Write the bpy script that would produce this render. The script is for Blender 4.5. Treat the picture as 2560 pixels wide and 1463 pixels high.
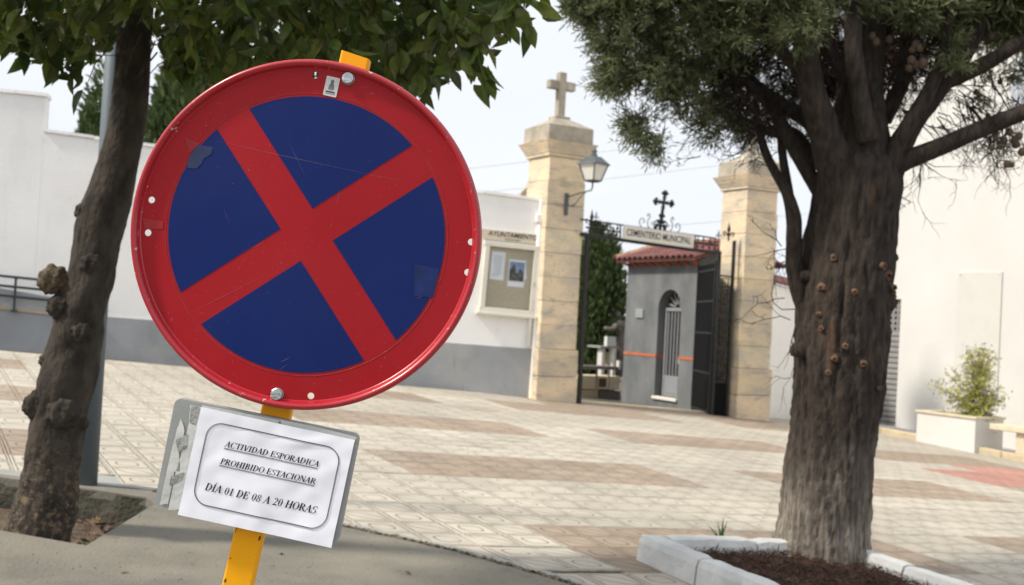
import bpy, bmesh, math, random
import numpy as np
from mathutils import Vector, Matrix, noise

for _o in list(bpy.data.objects):
    bpy.data.objects.remove(_o)
scene = bpy.context.scene
C = scene.collection
PI = math.pi
rnd = random.Random(7)

# ------------------------------------------------------------------ camera
FPX, CX, CY = 2800.0, 1280.0, 731.5          # focal length and centre for a 2560 x 1463 frame
ROLL, PITCH, EYE = math.radians(3.1), math.radians(1.4), 1.41
_F = Vector((0, math.cos(PITCH), math.sin(PITCH)))
_R0 = Vector((1, 0, 0)); _U0 = Vector((0, -math.sin(PITCH), math.cos(PITCH)))
_R = math.cos(ROLL) * _R0 + math.sin(ROLL) * _U0
_U = -math.sin(ROLL) * _R0 + math.cos(ROLL) * _U0
EYEV = Vector((0, 0, EYE))
cam_d = bpy.data.cameras.new('camera'); cam = bpy.data.objects.new('camera', cam_d); C.objects.link(cam)
cam.matrix_world = Matrix(((_R.x, _U.x, -_F.x, 0), (_R.y, _U.y, -_F.y, 0), (_R.z, _U.z, -_F.z, EYE), (0, 0, 0, 1)))
cam_d.sensor_width = 36.0; cam_d.lens = 36.0 * FPX / 2560.0
cam_d.clip_start = 0.05; cam_d.clip_end = 2000
cam_d.dof.use_dof = True; cam_d.dof.focus_distance = 1.95; cam_d.dof.aperture_fstop = 8.0
scene.camera = cam

# ------------------------------------------------------------------ sky, sun, exposure
SUN_EL = math.radians(47)
SUN = Vector((-0.95, -0.32, 0)).normalized() * math.cos(SUN_EL) + Vector((0, 0, math.sin(SUN_EL)))
w = bpy.data.worlds.new('World'); scene.world = w; w.use_nodes = True
nt = w.node_tree; nt.nodes.clear()
out = nt.nodes.new('ShaderNodeOutputWorld'); bg = nt.nodes.new('ShaderNodeBackground')
sky = nt.nodes.new('ShaderNodeTexSky'); sky.sky_type = 'NISHITA'; sky.sun_disc = False
sky.sun_elevation = SUN_EL; sky.sun_rotation = math.atan2(SUN.x, SUN.y)
sky.air_density = 1.0; sky.dust_density = 4.0; sky.ozone_density = 1.0
tc = nt.nodes.new('ShaderNodeTexCoord'); mp = nt.nodes.new('ShaderNodeMapping'); mp.inputs['Scale'].default_value = (1.6, 1.6, 5.0)
nz = nt.nodes.new('ShaderNodeTexNoise'); nz.inputs['Scale'].default_value = 2.2; nz.inputs['Detail'].default_value = 6
rmp = nt.nodes.new('ShaderNodeMapRange'); rmp.inputs[1].default_value = .3; rmp.inputs[2].default_value = .7
rmp.inputs[3].default_value = .86; rmp.inputs[4].default_value = .98
mx = nt.nodes.new('ShaderNodeMix'); mx.data_type = 'RGBA'
mx.inputs[7].default_value = (6.2, 6.42, 6.82, 1)      # thin white cloud veil
nt.links.new(tc.outputs['Generated'], mp.inputs[0]); nt.links.new(mp.outputs[0], nz.inputs[0])
nt.links.new(nz.outputs[0], rmp.inputs[0]); nt.links.new(rmp.outputs[0], mx.inputs[0])
nt.links.new(sky.outputs[0], mx.inputs[6]); nt.links.new(mx.outputs[2], bg.inputs[0])
bg.inputs[1].default_value = 0.10
nt.links.new(bg.outputs[0], out.inputs[0])
sun_d = bpy.data.lights.new('sun', 'SUN'); sun_d.energy = 2.6; sun_d.angle = math.radians(6); sun_d.color = (1, .93, .82)
sun = bpy.data.objects.new('sun', sun_d); C.objects.link(sun); sun.rotation_euler = SUN.to_track_quat('Z', 'Y').to_euler()
vs = scene.view_settings; vs.view_transform = 'Standard'; vs.look = 'None'; vs.gamma = 1.0; vs.exposure = 0.66; vs.use_curve_mapping = False

# ------------------------------------------------------------------ geometry of the place
SX, SY = 0.072, -0.0062                     # the square falls to the right
TH = math.radians(28)                        # paving, gate and walls share this grid
CT, ST = math.cos(TH), math.sin(TH)
GATE_B = 16.4
def W(a, b, z=None):
    x, y = a * CT - b * ST, a * ST + b * CT
    return Vector((x, y, gz(x, y) if z is None else gz(x, y) + z))
def Wz(a, b, z):
    return Vector((a * CT - b * ST, a * ST + b * CT, z))
def AB(p):
    return p[0] * CT + p[1] * ST, -p[0] * ST + p[1] * CT
def gz(x, y):
    b = -x * ST + y * CT
    return -SX * x - SY * y - 0.06 * max(0.0, min(b, 24.0) - 16.9)
def pix(u, v, Z):
    return EYEV + Z * (_F + (u - CX) / FPX * _R - (v - CY) / FPX * _U)
def G(u, v, h=0.0):
    d = _F + (u - CX) / FPX * _R - (v - CY) / FPX * _U
    n = Vector((SX, SY, 1.0))
    t = (h - n.dot(EYEV)) / n.dot(d)
    return EYEV + t * d
def proj(p):
    d = Vector(p) - EYEV; z = d.dot(_F)
    return CX + FPX * d.dot(_R) / z, CY - FPX * d.dot(_U) / z, z
def on_plane(u, v, p0, n):
    d = _F + (u - CX) / FPX * _R - (v - CY) / FPX * _U
    t = n.dot(p0 - EYEV) / n.dot(d)
    return EYEV + t * d
UD = Vector((CT, ST, 0)); VD = Vector((-ST, CT, 0)); ZD = Vector((0, 0, 1))

# ------------------------------------------------------------------ materials
MATS = {}
def mat(name, col, rough=.8, var=.12, scale=8.0, bump=.0, bscale=60.0, metal=0.0, spec=.3, col2=None, mixs=None, objvar=0.0, islvar=0.0, stretch=None, detail=5, coat=0.0):
    m = bpy.data.materials.new(name); m.use_nodes = True; t = m.node_tree; b = t.nodes['Principled BSDF']
    b.inputs['Roughness'].default_value = rough; b.inputs['Metallic'].default_value = metal
    b.inputs['Specular IOR Level'].default_value = spec; b.inputs['Coat Weight'].default_value = coat
    co = t.nodes.new('ShaderNodeTexCoord'); mp = t.nodes.new('ShaderNodeMapping')
    src = co.outputs['Object']
    t.links.new(src, mp.inputs[0])
    if stretch: mp.inputs['Scale'].default_value = stretch
    n = t.nodes.new('ShaderNodeTexNoise'); n.inputs['Scale'].default_value = scale; n.inputs['Detail'].default_value = detail
    n.inputs['Roughness'].default_value = .6
    t.links.new(mp.outputs[0], n.inputs[0])
    c2 = col2 or tuple(c * (1 - 2.2 * var) for c in col)
    c1 = tuple(min(1, c * (1 + .6 * var)) for c in col)
    rr = t.nodes.new('ShaderNodeMapRange'); rr.inputs[1].default_value = (mixs or (.32, .7))[0]; rr.inputs[2].default_value = (mixs or (.32, .7))[1]
    t.links.new(n.outputs[0], rr.inputs[0])
    mxx = t.nodes.new('ShaderNodeMix'); mxx.data_type = 'RGBA'
    mxx.inputs[6].default_value = (*c2, 1); mxx.inputs[7].default_value = (*c1, 1)
    t.links.new(rr.outputs[0], mxx.inputs[0])
    col_out = mxx.outputs[2]
    if objvar or islvar:
        if objvar:
            oi = t.nodes.new('ShaderNodeObjectInfo'); ro = oi.outputs['Random']; k = objvar
        else:
            oi = t.nodes.new('ShaderNodeNewGeometry'); ro = oi.outputs['Random Per Island']; k = islvar
        r2 = t.nodes.new('ShaderNodeMapRange'); r2.inputs[3].default_value = 1 - k; r2.inputs[4].default_value = 1 + k
        t.links.new(ro, r2.inputs[0])
        hsv = t.nodes.new('ShaderNodeHueSaturation'); t.links.new(r2.outputs[0], hsv.inputs['Value'])
        r3 = t.nodes.new('ShaderNodeMapRange'); r3.inputs[3].default_value = .5 - .07 * k; r3.inputs[4].default_value = .5 + .04 * k
        r4 = t.nodes.new('ShaderNodeMath'); r4.operation = 'FRACT'; r5 = t.nodes.new('ShaderNodeMath'); r5.operation = 'MULTIPLY'; r5.inputs[1].default_value = 7.31
        t.links.new(ro, r5.inputs[0]); t.links.new(r5.outputs[0], r4.inputs[0]); t.links.new(r4.outputs[0], r3.inputs[0])
        t.links.new(r3.outputs[0], hsv.inputs['Hue'])
        t.links.new(col_out, hsv.inputs['Color']); col_out = hsv.outputs[0]
    t.links.new(col_out, b.inputs['Base Color'])
    if bump:
        n2 = t.nodes.new('ShaderNodeTexNoise'); n2.inputs['Scale'].default_value = bscale; n2.inputs['Detail'].default_value = 6
        t.links.new(mp.outputs[0], n2.inputs[0])
        bp = t.nodes.new('ShaderNodeBump'); bp.inputs['Strength'].default_value = bump; bp.inputs['Distance'].default_value = .02
        t.links.new(n2.outputs[0], bp.inputs['Height']); t.links.new(bp.outputs[0], b.inputs['Normal'])
    MATS[name] = m
    return m
def nodes_of(name):
    m = MATS[name]; return m.node_tree, m.node_tree.nodes['Principled BSDF']

mat('white_wall', (.92, .91, .89), .9, .035, .9, .25, 30)
mat('grey_dado', (.35, .365, .38), .75, .08, 1.2, .2, 25)
mat('warm_white', (.655, .648, .622), .9, .03, .8, .15, 25)
mat('stone', (.72, .585, .395), .9, .10, 1.7, .95, 15, objvar=.11, col2=(.53, .47, .375), mixs=(.36, .60), detail=12, stretch=(1, 1, 2.0))
mat('grey_stone', (.48, .43, .345), .9, .15, 4, .5, 22, objvar=.08)
mat('chapel_grey', (.19, .198, .20), .9, .12, 1.6, .3, 18, col2=(.115, .122, .125), mixs=(.3, .62), stretch=(1, 1, .6), detail=8)
mat('orange_paint', (.55, .16, .07), .7, .08, 5)
mat('roof_tile', (.19, .085, .078), .85, .18, 6, .3, 30, objvar=.22)
mat('ridge_tile', (.42, .26, .17), .85, .18, 8, .3, 30, objvar=.2)
mat('iron', (.018, .018, .019), .5, .15, 20, .2, 50, metal=.0, spec=.4)
mat('iron_sheet', (.006, .006, .0065), .75, .2, 6, .1, 20, spec=.12)
mat('dark_rail', (.035, .05, .06), .4, .1, 10, spec=.5)
mat('galv_pole', (.145, .175, .19), .55, .06, 4, .05, 60, metal=.2, spec=.3, stretch=(1, 1, .3))
mat('plate_grey', (.33, .345, .335), .5, .05, 14, .04, 120, spec=.4)
mat('tape', (.62, .625, .60), .40, .07, 18, .16, 40, spec=.5)
mat('zinc', (.52, .56, .57), .3, .1, 60, .2, 200, metal=.85)
mat('paper', (.88, .89, .96), .75, .015, 4, .0)
mat('ink', (.02, .02, .025), .8, .1, 20)
mat('ink_grey', (.30, .30, .31), .8, .3, 60)
mat('concrete', (.205, .194, .160), .92, .12, 1.1, .35, 55, detail=9)
mat('concrete_moss', (.13, .122, .095), .95, .22, 9, .7, 40, col2=(.055, .055, .040))
mat('mortar', (.36, .365, .34), .9, .07, 3, .2, 60)
mat('gravel', (.26, .22, .165), .95, .35, 45, .9, 90, col2=(.07, .055, .04))
mat('bedding', (.13, .115, .09), .95, .2, 20, .4, 60)
mat('soil', (.17, .125, .09), .95, .3, 25, .8, 60)
mat('mulch', (.125, .075, .05), .95, .35, 30, .8, 80, islvar=.4)
mat('lime_white', (.67, .675, .655), .92, .10, 5, .35, 32, detail=8)
mat('orange_bark', (.066, .054, .042), .92, .25, 12, .9, 38, col2=(.024, .020, .017), stretch=(1, 1, .55))
mat('burl', (.15, .11, .07), .92, .35, 34, .8, 60, col2=(.05, .04, .03))
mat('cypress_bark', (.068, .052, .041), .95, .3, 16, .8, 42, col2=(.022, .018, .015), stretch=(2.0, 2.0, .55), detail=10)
mat('dark_bark', (.042, .032, .026), .95, .3, 16, .7, 40, stretch=(2, 2, .4))
mat('cut_wood', (.19, .11, .065), .8, .2, 40, .3, 90)
mat('cut_heart', (.05, .03, .02), .9, .2, 40)
mat('cone', (.17, .125, .085), .85, .25, 60, .4, 90, objvar=.25)
mat('glass_milky', (.72, .70, .64), .25, .03, 5, spec=.5)
mat('lamp_metal', (.12, .135, .14), .4, .15, 14, metal=.4, spec=.5)
mat('cork', (.56, .49, .37), .9, .06, 20, .1, 80)
mat('cream', (.70, .60, .42), .9, .06, 4, .2, 25)
mat('cream_white', (.76, .73, .64), .9, .05, 3, .15, 25)
mat('bench_stone', (.66, .58, .43), .9, .07, 5, .3, 30)
mat('kerb_tan', (.56, .47, .32), .9, .1, 5, .3, 30, objvar=.06)
mat('sidewalk', (.46, .44, .42), .9, .06, 2, .2, 40)
mat('shutter', (.30, .295, .29), .45, .06, 9, metal=.2, objvar=.05)
mat('door_white', (.27, .28, .295), .5, .04, 8)
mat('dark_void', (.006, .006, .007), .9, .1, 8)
mat('statue', (.19, .165, .15), .7, .15, 9, .3, 30)
mat('pink_paving', (.52, .26, .21), .9, .08, 3, .25, 40)
mat('cable', (.42, .44, .46), .7, .05, 4)
mat('window_blue', (.42, .46, .54), .3, .04, 3, spec=.5)
mat('dry_stem', (.36, .23, .10), .9, .1, 20)
mat('weed', (.06, .12, .04), .8, .2, 20)
mat('sticker', (.66, .67, .66), .4, .06, 60, spec=.5)
mat('tile_print', (.66, .58, .46), .6, .05, 9)

def leafy(name, col, col2, trans=.35, rough=.5, islvar=.35, scale=3.0, objvar=0.0):
    m = mat(name, col, rough, .2, scale, islvar=islvar if not objvar else 0, objvar=objvar, col2=col2, spec=.35)
    t, b = nodes_of(name)
    tr = t.nodes.new('ShaderNodeBsdfTranslucent'); ms = t.nodes.new('ShaderNodeMixShader'); ms.inputs[0].default_value = trans
    link = b.inputs['Base Color'].links[0].from_socket
    g = t.nodes.new('ShaderNodeHueSaturation'); g.inputs['Value'].default_value = 1.5; g.inputs['Saturation'].default_value = 1.1
    t.links.new(link, g.inputs['Color']); t.links.new(g.outputs[0], tr.inputs[0])
    t.links.new(b.outputs[0], ms.inputs[1]); t.links.new(tr.outputs[0], ms.inputs[2])
    t.links.new(ms.outputs[0], t.nodes['Material Output'].inputs[0])
    return m
leafy('citrus_leaf', (.085, .115, .028), (.042, .068, .019), .42, .38, .45)
leafy('citrus_leaf_single', (.120, .150, .036), (.055, .085, .024), .42, .36, objvar=.5)
leafy('cypress_green', (.185, .205, .105), (.092, .115, .058), .35, .7, .35)
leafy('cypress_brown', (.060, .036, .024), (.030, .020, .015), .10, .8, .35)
leafy('far_cypress', (.10, .14, .05), (.05, .08, .03), .2, .7, .4)
leafy('bush_green', (.36, .37, .10), (.24, .26, .07), .3, .6, .35)
leafy('bush_flower', (.30, .24, .42), (.22, .17, .33), .3, .6, .3)

# ------------------------------------------------------------------ mesh helpers
class MB:
    def __init__(s): s.v = []; s.f = []; s.m = []
    def add(s, vs, fs, mi=0):
        o = len(s.v); s.v += [tuple(v) for v in vs]; s.f += [tuple(i + o for i in f) for f in fs]; s.m += [mi] * len(fs)
    def box(s, c, ax, ay, az, hx, hy, hz, bev=0.0, mi=0):
        """box around c with unit axes ax, ay, az and half sizes; bev chamfers all edges"""
        c = Vector(c)
        if bev <= 0:
            vs = [c + ax * (hx * i) + ay * (hy * j) + az * (hz * k) for k in (-1, 1) for j in (-1, 1) for i in (-1, 1)]
            s.add(vs, [(0, 2, 3, 1), (4, 5, 7, 6), (0, 1, 5, 4), (2, 6, 7, 3), (0, 4, 6, 2), (1, 3, 7, 5)], mi); return
        vs = []; idx = {}
        for i in (-1, 1):
            for j in (-1, 1):
                for k in (-1, 1):
                    for e in range(3):
                        d = [hx - bev, hy - bev, hz - bev]; d[e] += bev
                        idx[(i, j, k, e)] = len(vs)
                        vs.append(c + ax * (d[0] * i) + ay * (d[1] * j) + az * (d[2] * k))
        fs = []
        for i in (-1, 1):
            q = [idx[(i, -1, -1, 0)], idx[(i, 1, -1, 0)], idx[(i, 1, 1, 0)], idx[(i, -1, 1, 0)]]; fs.append(q if i > 0 else q[::-1])
            q = [idx[(-1, i, -1, 1)], idx[(-1, i, 1, 1)], idx[(1, i, 1, 1)], idx[(1, i, -1, 1)]]; fs.append(q if i > 0 else q[::-1])
            q = [idx[(-1, -1, i, 2)], idx[(1, -1, i, 2)], idx[(1, 1, i, 2)], idx[(-1, 1, i, 2)]]; fs.append(q if i > 0 else q[::-1])
        for i in (-1, 1):
            for j in (-1, 1):
                q = [idx[(i, j, -1, 0)], idx[(i, j, -1, 1)], idx[(i, j, 1, 1)], idx[(i, j, 1, 0)]]; fs.append(q if i * j > 0 else q[::-1])
                q = [idx[(i, -1, j, 0)], idx[(i, 1, j, 0)], idx[(i, 1, j, 2)], idx[(i, -1, j, 2)]]; fs.append(q if i * j > 0 else q[::-1])
                q = [idx[(-1, i, j, 1)], idx[(-1, i, j, 2)], idx[(1, i, j, 2)], idx[(1, i, j, 1)]]; fs.append(q if i * j > 0 else q[::-1])
                for k in (-1, 1):
                    q = [idx[(i, j, k, 0)], idx[(i, j, k, 1)], idx[(i, j, k, 2)]]; fs.append(q if i * j * k > 0 else q[::-1])
        s.add(vs, fs, mi)
    def frustum(s, c, ax, ay, az, h, hx0, hy0, hx1, hy1, mi=0):
        c = Vector(c)
        vs = [c + ax * (hx0 * i) + ay * (hy0 * j) for j in (-1, 1) for i in (-1, 1)] + [c + az * h + ax * (hx1 * i) + ay * (hy1 * j) for j in (-1, 1) for i in (-1, 1)]
        s.add(vs, [(0, 2, 3, 1), (4, 5, 7, 6), (0, 1, 5, 4), (2, 6, 7, 3), (0, 4, 6, 2), (1, 3, 7, 5)], mi)
    def prism(s, poly, d, mi=0):
        """closed polygon (list of Vector) extruded by vector d"""
        n = len(poly); d = Vector(d)
        s.add(list(poly) + [p + d for p in poly], [tuple(range(n))[::-1], tuple(range(n, 2 * n))] + [(i, (i + 1) % n, n + (i + 1) % n, n + i) for i in range(n)], mi)
    def tube(s, path, rad, n=8, caps=True, jit=None, mi=0):
        path = [Vector(p) for p in path]; m = len(path)
        if not hasattr(rad, '__len__'): rad = [rad] * m
        vs = []; prev = None
        for i, p in enumerate(path):
            t = (path[min(i + 1, m - 1)] - path[max(i - 1, 0)]).normalized()
            if prev is None:
                a = t.orthogonal().normalized()
            else:
                a = (prev - t * prev.dot(t)).normalized()
            prev = a; b = t.cross(a)
            for k in range(n):
                q = 2 * PI * k / n; r = rad[i]
                if jit: r *= jit(i / max(1, m - 1), q, p)
                vs.append(p + a * (math.cos(q) * r) + b * (math.sin(q) * r))
        fs = [(i * n + k, i * n + (k + 1) % n, (i + 1) * n + (k + 1) % n, (i + 1) * n + k) for i in range(m - 1) for k in range(n)]
        if caps: fs += [tuple(range(n))[::-1], tuple(range((m - 1) * n, m * n))]
        s.add(vs, fs, mi)
    def lathe(s, prof, c, ax, ay, az, n=24, mi=0):
        """prof: list of (radius, height) around axis az through c"""
        c = Vector(c); m = len(prof)
        vs = [c + ax * (r * math.cos(2 * PI * k / n)) + ay * (r * math.sin(2 * PI * k / n)) + az * h for r, h in prof for k in range(n)]
        fs = [(i * n + k, i * n + (k + 1) % n, (i + 1) * n + (k + 1) % n, (i + 1) * n + k) for i in range(m - 1) for k in range(n)]
        s.add(vs, fs, mi)
    def ball(s, c, r, n=8, m=6, sq=(1, 1, 1), mi=0):
        c = Vector(c)
        prof = [(max(1e-4, math.sin(PI * i / m)) * r, -math.cos(PI * i / m) * r) for i in range(m + 1)]
        vs = [c + Vector((q[0] * math.cos(2 * PI * k / n) * sq[0], q[0] * math.sin(2 * PI * k / n) * sq[1], q[1] * sq[2])) for q in prof for k in range(n)]
        fs = [(i * n + k, i * n + (k + 1) % n, (i + 1) * n + (k + 1) % n, (i + 1) * n + k) for i in range(m) for k in range(n)]
        s.add(vs, fs, mi)
    def mesh(s, name, mats, smooth=False):
        me = bpy.data.meshes.new(name); me.from_pydata(s.v, [], s.f)
        for mm in (mats if isinstance(mats, (list, tuple)) else [mats]): me.materials.append(MATS[mm])
        if isinstance(mats, (list, tuple)): me.polygons.foreach_set('material_index', s.m)
        if smooth: me.polygons.foreach_set('use_smooth', [True] * len(me.polygons))
        me.validate(); me.update(); return me
    def build(s, name, mats, parent=None, smooth=False, fixn=True):
        me = s.mesh(name, mats, smooth)
        if fixn:
            bm = bmesh.new(); bm.from_mesh(me); bmesh.ops.recalc_face_normals(bm, faces=bm.faces); bm.to_mesh(me); bm.free()
        return place(name, me, parent)
def place(name, me, parent=None, M=None):
    o = bpy.data.objects.new(name, me); C.objects.link(o)
    if parent is not None: adopt(o, parent)
    if M is not None: o.matrix_basis = M
    return o
WORLD = {}
def adopt(o, parent):
    """parent keeps children in world coordinates (things are Empties with a location only)"""
    o.parent = parent
    if parent.type == 'EMPTY': o.matrix_parent_inverse = Matrix.Translation(-Vector(parent.location))
def thing(name, loc, label, cat, group=None):
    o = bpy.data.objects.new(name, None); C.objects.link(o); o.location = loc; o.empty_display_size = .1
    o['label'] = label; o['category'] = cat
    if group: o['group'] = group
    return o
def tag(o, label, cat, group=None):
    o['label'] = label; o['category'] = cat
    if group: o['group'] = group
    return o
def struct(o):
    o['kind'] = 'structure'; return o
def stuff(o):
    o['kind'] = 'stuff'; return o
def smooth_path(pts, k=4):
    """Catmull-Rom through tuples of any length"""
    out_ = []; n = len(pts)
    for i in range(n - 1):
        p0, p1, p2, p3 = pts[max(i - 1, 0)], pts[i], pts[i + 1], pts[min(i + 2, n - 1)]
        for j in range(k):
            t = j / k
            out_.append(tuple(.5 * (2 * b + (c - a) * t + (2 * a - 5 * b + 4 * c - d) * t * t + (-a + 3 * b - 3 * c + d) * t ** 3) for a, b, c, d in zip(p0, p1, p2, p3)))
    out_.append(tuple(pts[-1])); return out_
def text_mesh(txt, size, font_w=1.0, bold=0.0):
    cu = bpy.data.curves.new('t', 'FONT'); cu.body = txt; cu.size = size; cu.align_x = 'CENTER'; cu.align_y = 'CENTER'; cu.offset = bold
    ob = bpy.data.objects.new('t', cu); C.objects.link(ob)
    me = bpy.data.meshes.new_from_object(ob); bpy.data.objects.remove(ob); bpy.data.curves.remove(cu)
    for v in me.vertices: v.co.x *= font_w
    return me
def frame_matrix(o, x, y, z):
    return Matrix(((x[0], y[0], z[0], o[0]), (x[1], y[1], z[1], o[1]), (x[2], y[2], z[2], o[2]), (0, 0, 0, 1)))
def text_on(txt, size, o, x, y, matn, name, parent, font_w=1.0, bold=0.0, shear=0.0):
    me = text_mesh(txt, size, font_w, bold); x = Vector(x).normalized(); y = Vector(y).normalized(); z = x.cross(y)
    me.materials.clear(); me.materials.append(MATS[matn])
    for v in me.vertices:
        p = Vector(o) + x * (v.co.x + shear * v.co.y) + y * v.co.y + z * v.co.z; v.co = p
    return place(name, me, parent)
def blades_mesh(name, P, D, L, Wd, matn, bend=None):
    """numpy arrays: base points, directions, lengths, widths -> thin two-triangle blades"""
    N = len(P); rng = np.random.default_rng(len(P) + 3)
    side = np.cross(D, rng.normal(size=(N, 3))); side /= np.linalg.norm(side, axis=1)[:, None] + 1e-9
    a = P - side * Wd[:, None] * .35; b = P + side * Wd[:, None] * .35
    mid = P + D * (L * .55)[:, None]
    c = mid + side * Wd[:, None] * .5; e = mid - side * Wd[:, None] * .5
    tip = P + D * L[:, None]
    if bend is not None: tip = tip + bend * L[:, None]
    V = np.stack([a, b, c, tip, e], 1).reshape(-1, 3)
    base = np.arange(N)[:, None] * 5
    F = (base + np.array([0, 1, 2, 3, 4])).astype(np.int32)
    me = bpy.data.meshes.new(name)
    me.vertices.add(len(V)); me.vertices.foreach_set('co', V.astype(np.float32).ravel())
    me.loops.add(N * 5); me.loops.foreach_set('vertex_index', F.ravel())
    me.polygons.add(N); me.polygons.foreach_set('loop_start', (np.arange(N) * 5).astype(np.int32)); me.polygons.foreach_set('loop_total', np.full(N, 5, np.int32))
    me.materials.append(MATS[matn]); me.update(); me.validate()
    return me
# ------------------------------------------------------------------ paving material (grooved cement tiles)
class X:
    """tiny node expression helper"""
    def __init__(s, t, sock): s.t = t; s.s = sock
    def op(s, o, *a):
        n = s.t.nodes.new('ShaderNodeMath'); n.operation = o
        for i, q in enumerate((s,) + a):
            if isinstance(q, X): s.t.links.new(q.s, n.inputs[i])
            else: n.inputs[i].default_value = q
        return X(s.t, n.outputs[0])
    def __add__(s, o): return s.op('ADD', o)
    def __sub__(s, o): return s.op('SUBTRACT', o)
    def __mul__(s, o): return s.op('MULTIPLY', o)
    def abs(s): return s.op('ABSOLUTE')
    def pow(s, e): return s.op('POWER', e)
    def fract(s): return s.op('FRACT')
    def floor(s): return s.op('FLOOR')
    def max(s, o): return s.op('MAXIMUM', o)
    def min(s, o): return s.op('MINIMUM', o)
    def ss(s, lo, hi, a=0.0, b=1.0):
        n = s.t.nodes.new('ShaderNodeMapRange'); n.interpolation_type = 'SMOOTHSTEP'
        s.t.links.new(s.s, n.inputs[0]); n.inputs[1].default_value = lo; n.inputs[2].default_value = hi; n.inputs[3].default_value = a; n.inputs[4].default_value = b
        return X(s.t, n.outputs[0])
def mixc(t, fac, c1, c2):
    n = t.nodes.new('ShaderNodeMix'); n.data_type = 'RGBA'
    for i, q in ((0, fac), (6, c1), (7, c2)):
        if isinstance(q, X): t.links.new(q.s, n.inputs[i])
        elif isinstance(q, tuple): n.inputs[i].default_value = (*q, 1)
        elif isinstance(q, float): n.inputs[i].default_value = q
        else: t.links.new(q, n.inputs[i])
    return n.outputs[2]
def tex(t, sock, scale, detail=4, stretch=None):
    if stretch:
        m_ = t.nodes.new('ShaderNodeMapping'); m_.inputs['Scale'].default_value = stretch; t.links.new(sock, m_.inputs[0]); sock = m_.outputs[0]
    n = t.nodes.new('ShaderNodeTexNoise'); n.inputs['Scale'].default_value = scale; n.inputs['Detail'].default_value = detail
    t.links.new(sock, n.inputs[0]); return X(t, n.outputs[0])
def tile_mat(name, col, groove):
    m = bpy.data.materials.new(name); m.use_nodes = True; t = m.node_tree; b = t.nodes['Principled BSDF']; MATS[name] = m
    b.inputs['Roughness'].default_value = .85; b.inputs['Specular IOR Level'].default_value = .25
    uv = t.nodes.new('ShaderNodeUVMap'); uv.uv_map = 'UVMap'; sp = t.nodes.new('ShaderNodeSeparateXYZ'); t.links.new(uv.outputs[0], sp.inputs[0])
    u, v = X(t, sp.outputs[0]), X(t, sp.outputs[1])
    geo = t.nodes.new('ShaderNodeNewGeometry'); pos = geo.outputs['Position']
    wob = tex(t, pos, 9.0, 2)
    u = u + (wob - .5) * .02; v = v + (wob - .5) * .02
    qx = (u * 2.0).fract() - .5; qy = (v * 2.0).fract() - .5
    chk = (((u * 2.0).floor() + (v * 2.0).floor()) * .5).fract() * 2.0
    sq = ((qx.abs().pow(3.4) + qy.abs().pow(3.4)).pow(1 / 3.4) - .24).abs()
    l1 = ((qx - .4).pow(2) + (qy - .4).pow(2)).pow(.5); l2 = ((qx + .4).pow(2) + (qy + .4).pow(2)).pow(.5)
    lens = (l1.max(l2) - .76).abs()
    d = sq * chk + lens * (chk * -1.0 + 1.0)
    edge = (qx.abs().max(qy.abs()) * -1.0 + .5)
    d = d.min((edge - .07).abs()).min(edge * .8 + .013)
    wearn = tex(t, pos, 2.3, 4)
    g = d.ss(.008, .030)                                     # 0 in a groove
    g = g.max(wearn.ss(.52, .70, 0.0, .8))                  # worn flat in places
    big = tex(t, pos, .55, 4); fine = tex(t, pos, 40.0, 5); midn = tex(t, pos, 6.0, 5)
    oi = t.nodes.new('ShaderNodeObjectInfo'); ran = X(t, oi.outputs['Random'])
    c0 = mixc(t, big.ss(.3, .7), tuple(c * .86 for c in col), tuple(min(1, c * 1.06) for c in col))
    c0 = mixc(t, midn.ss(.48, .72, 0, .4), c0, tuple(c * .70 for c in col))
    patch_ = tex(t, pos, 1.35, 7); c0 = mixc(t, patch_.ss(.54, .66, 0, .38), c0, (.40, .36, .30)); spot = tex(t, pos, 17.0, 2); c0 = mixc(t, spot.ss(.70, .75, 0, .55), c0, (.17, .15, .12))
    c0 = mixc(t, fine.ss(.60, .75, 0, .5), c0, tuple(c * .5 for c in col))
    hs = t.nodes.new('ShaderNodeHueSaturation'); t.links.new(c0, hs.inputs['Color']); t.links.new((ran * .18 + .91).s, hs.inputs['Value'])
    cc = mixc(t, g, groove, hs.outputs[0])
    t.links.new(cc, b.inputs['Base Color'])
    bp = t.nodes.new('ShaderNodeBump'); bp.inputs['Strength'].default_value = .6; bp.inputs['Distance'].default_value = .006
    t.links.new((g + fine * .25).s, bp.inputs['Height']); t.links.new(bp.outputs[0], b.inputs['Normal'])
tile_mat('tile_light', (.525, .480, .402), (.215, .19, .142))
tile_mat('tile_brown', (.365, .292, .222), (.16, .13, .10))
tile_mat('tile_pink', (.48, .25, .205), (.25, .14, .11))

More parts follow.
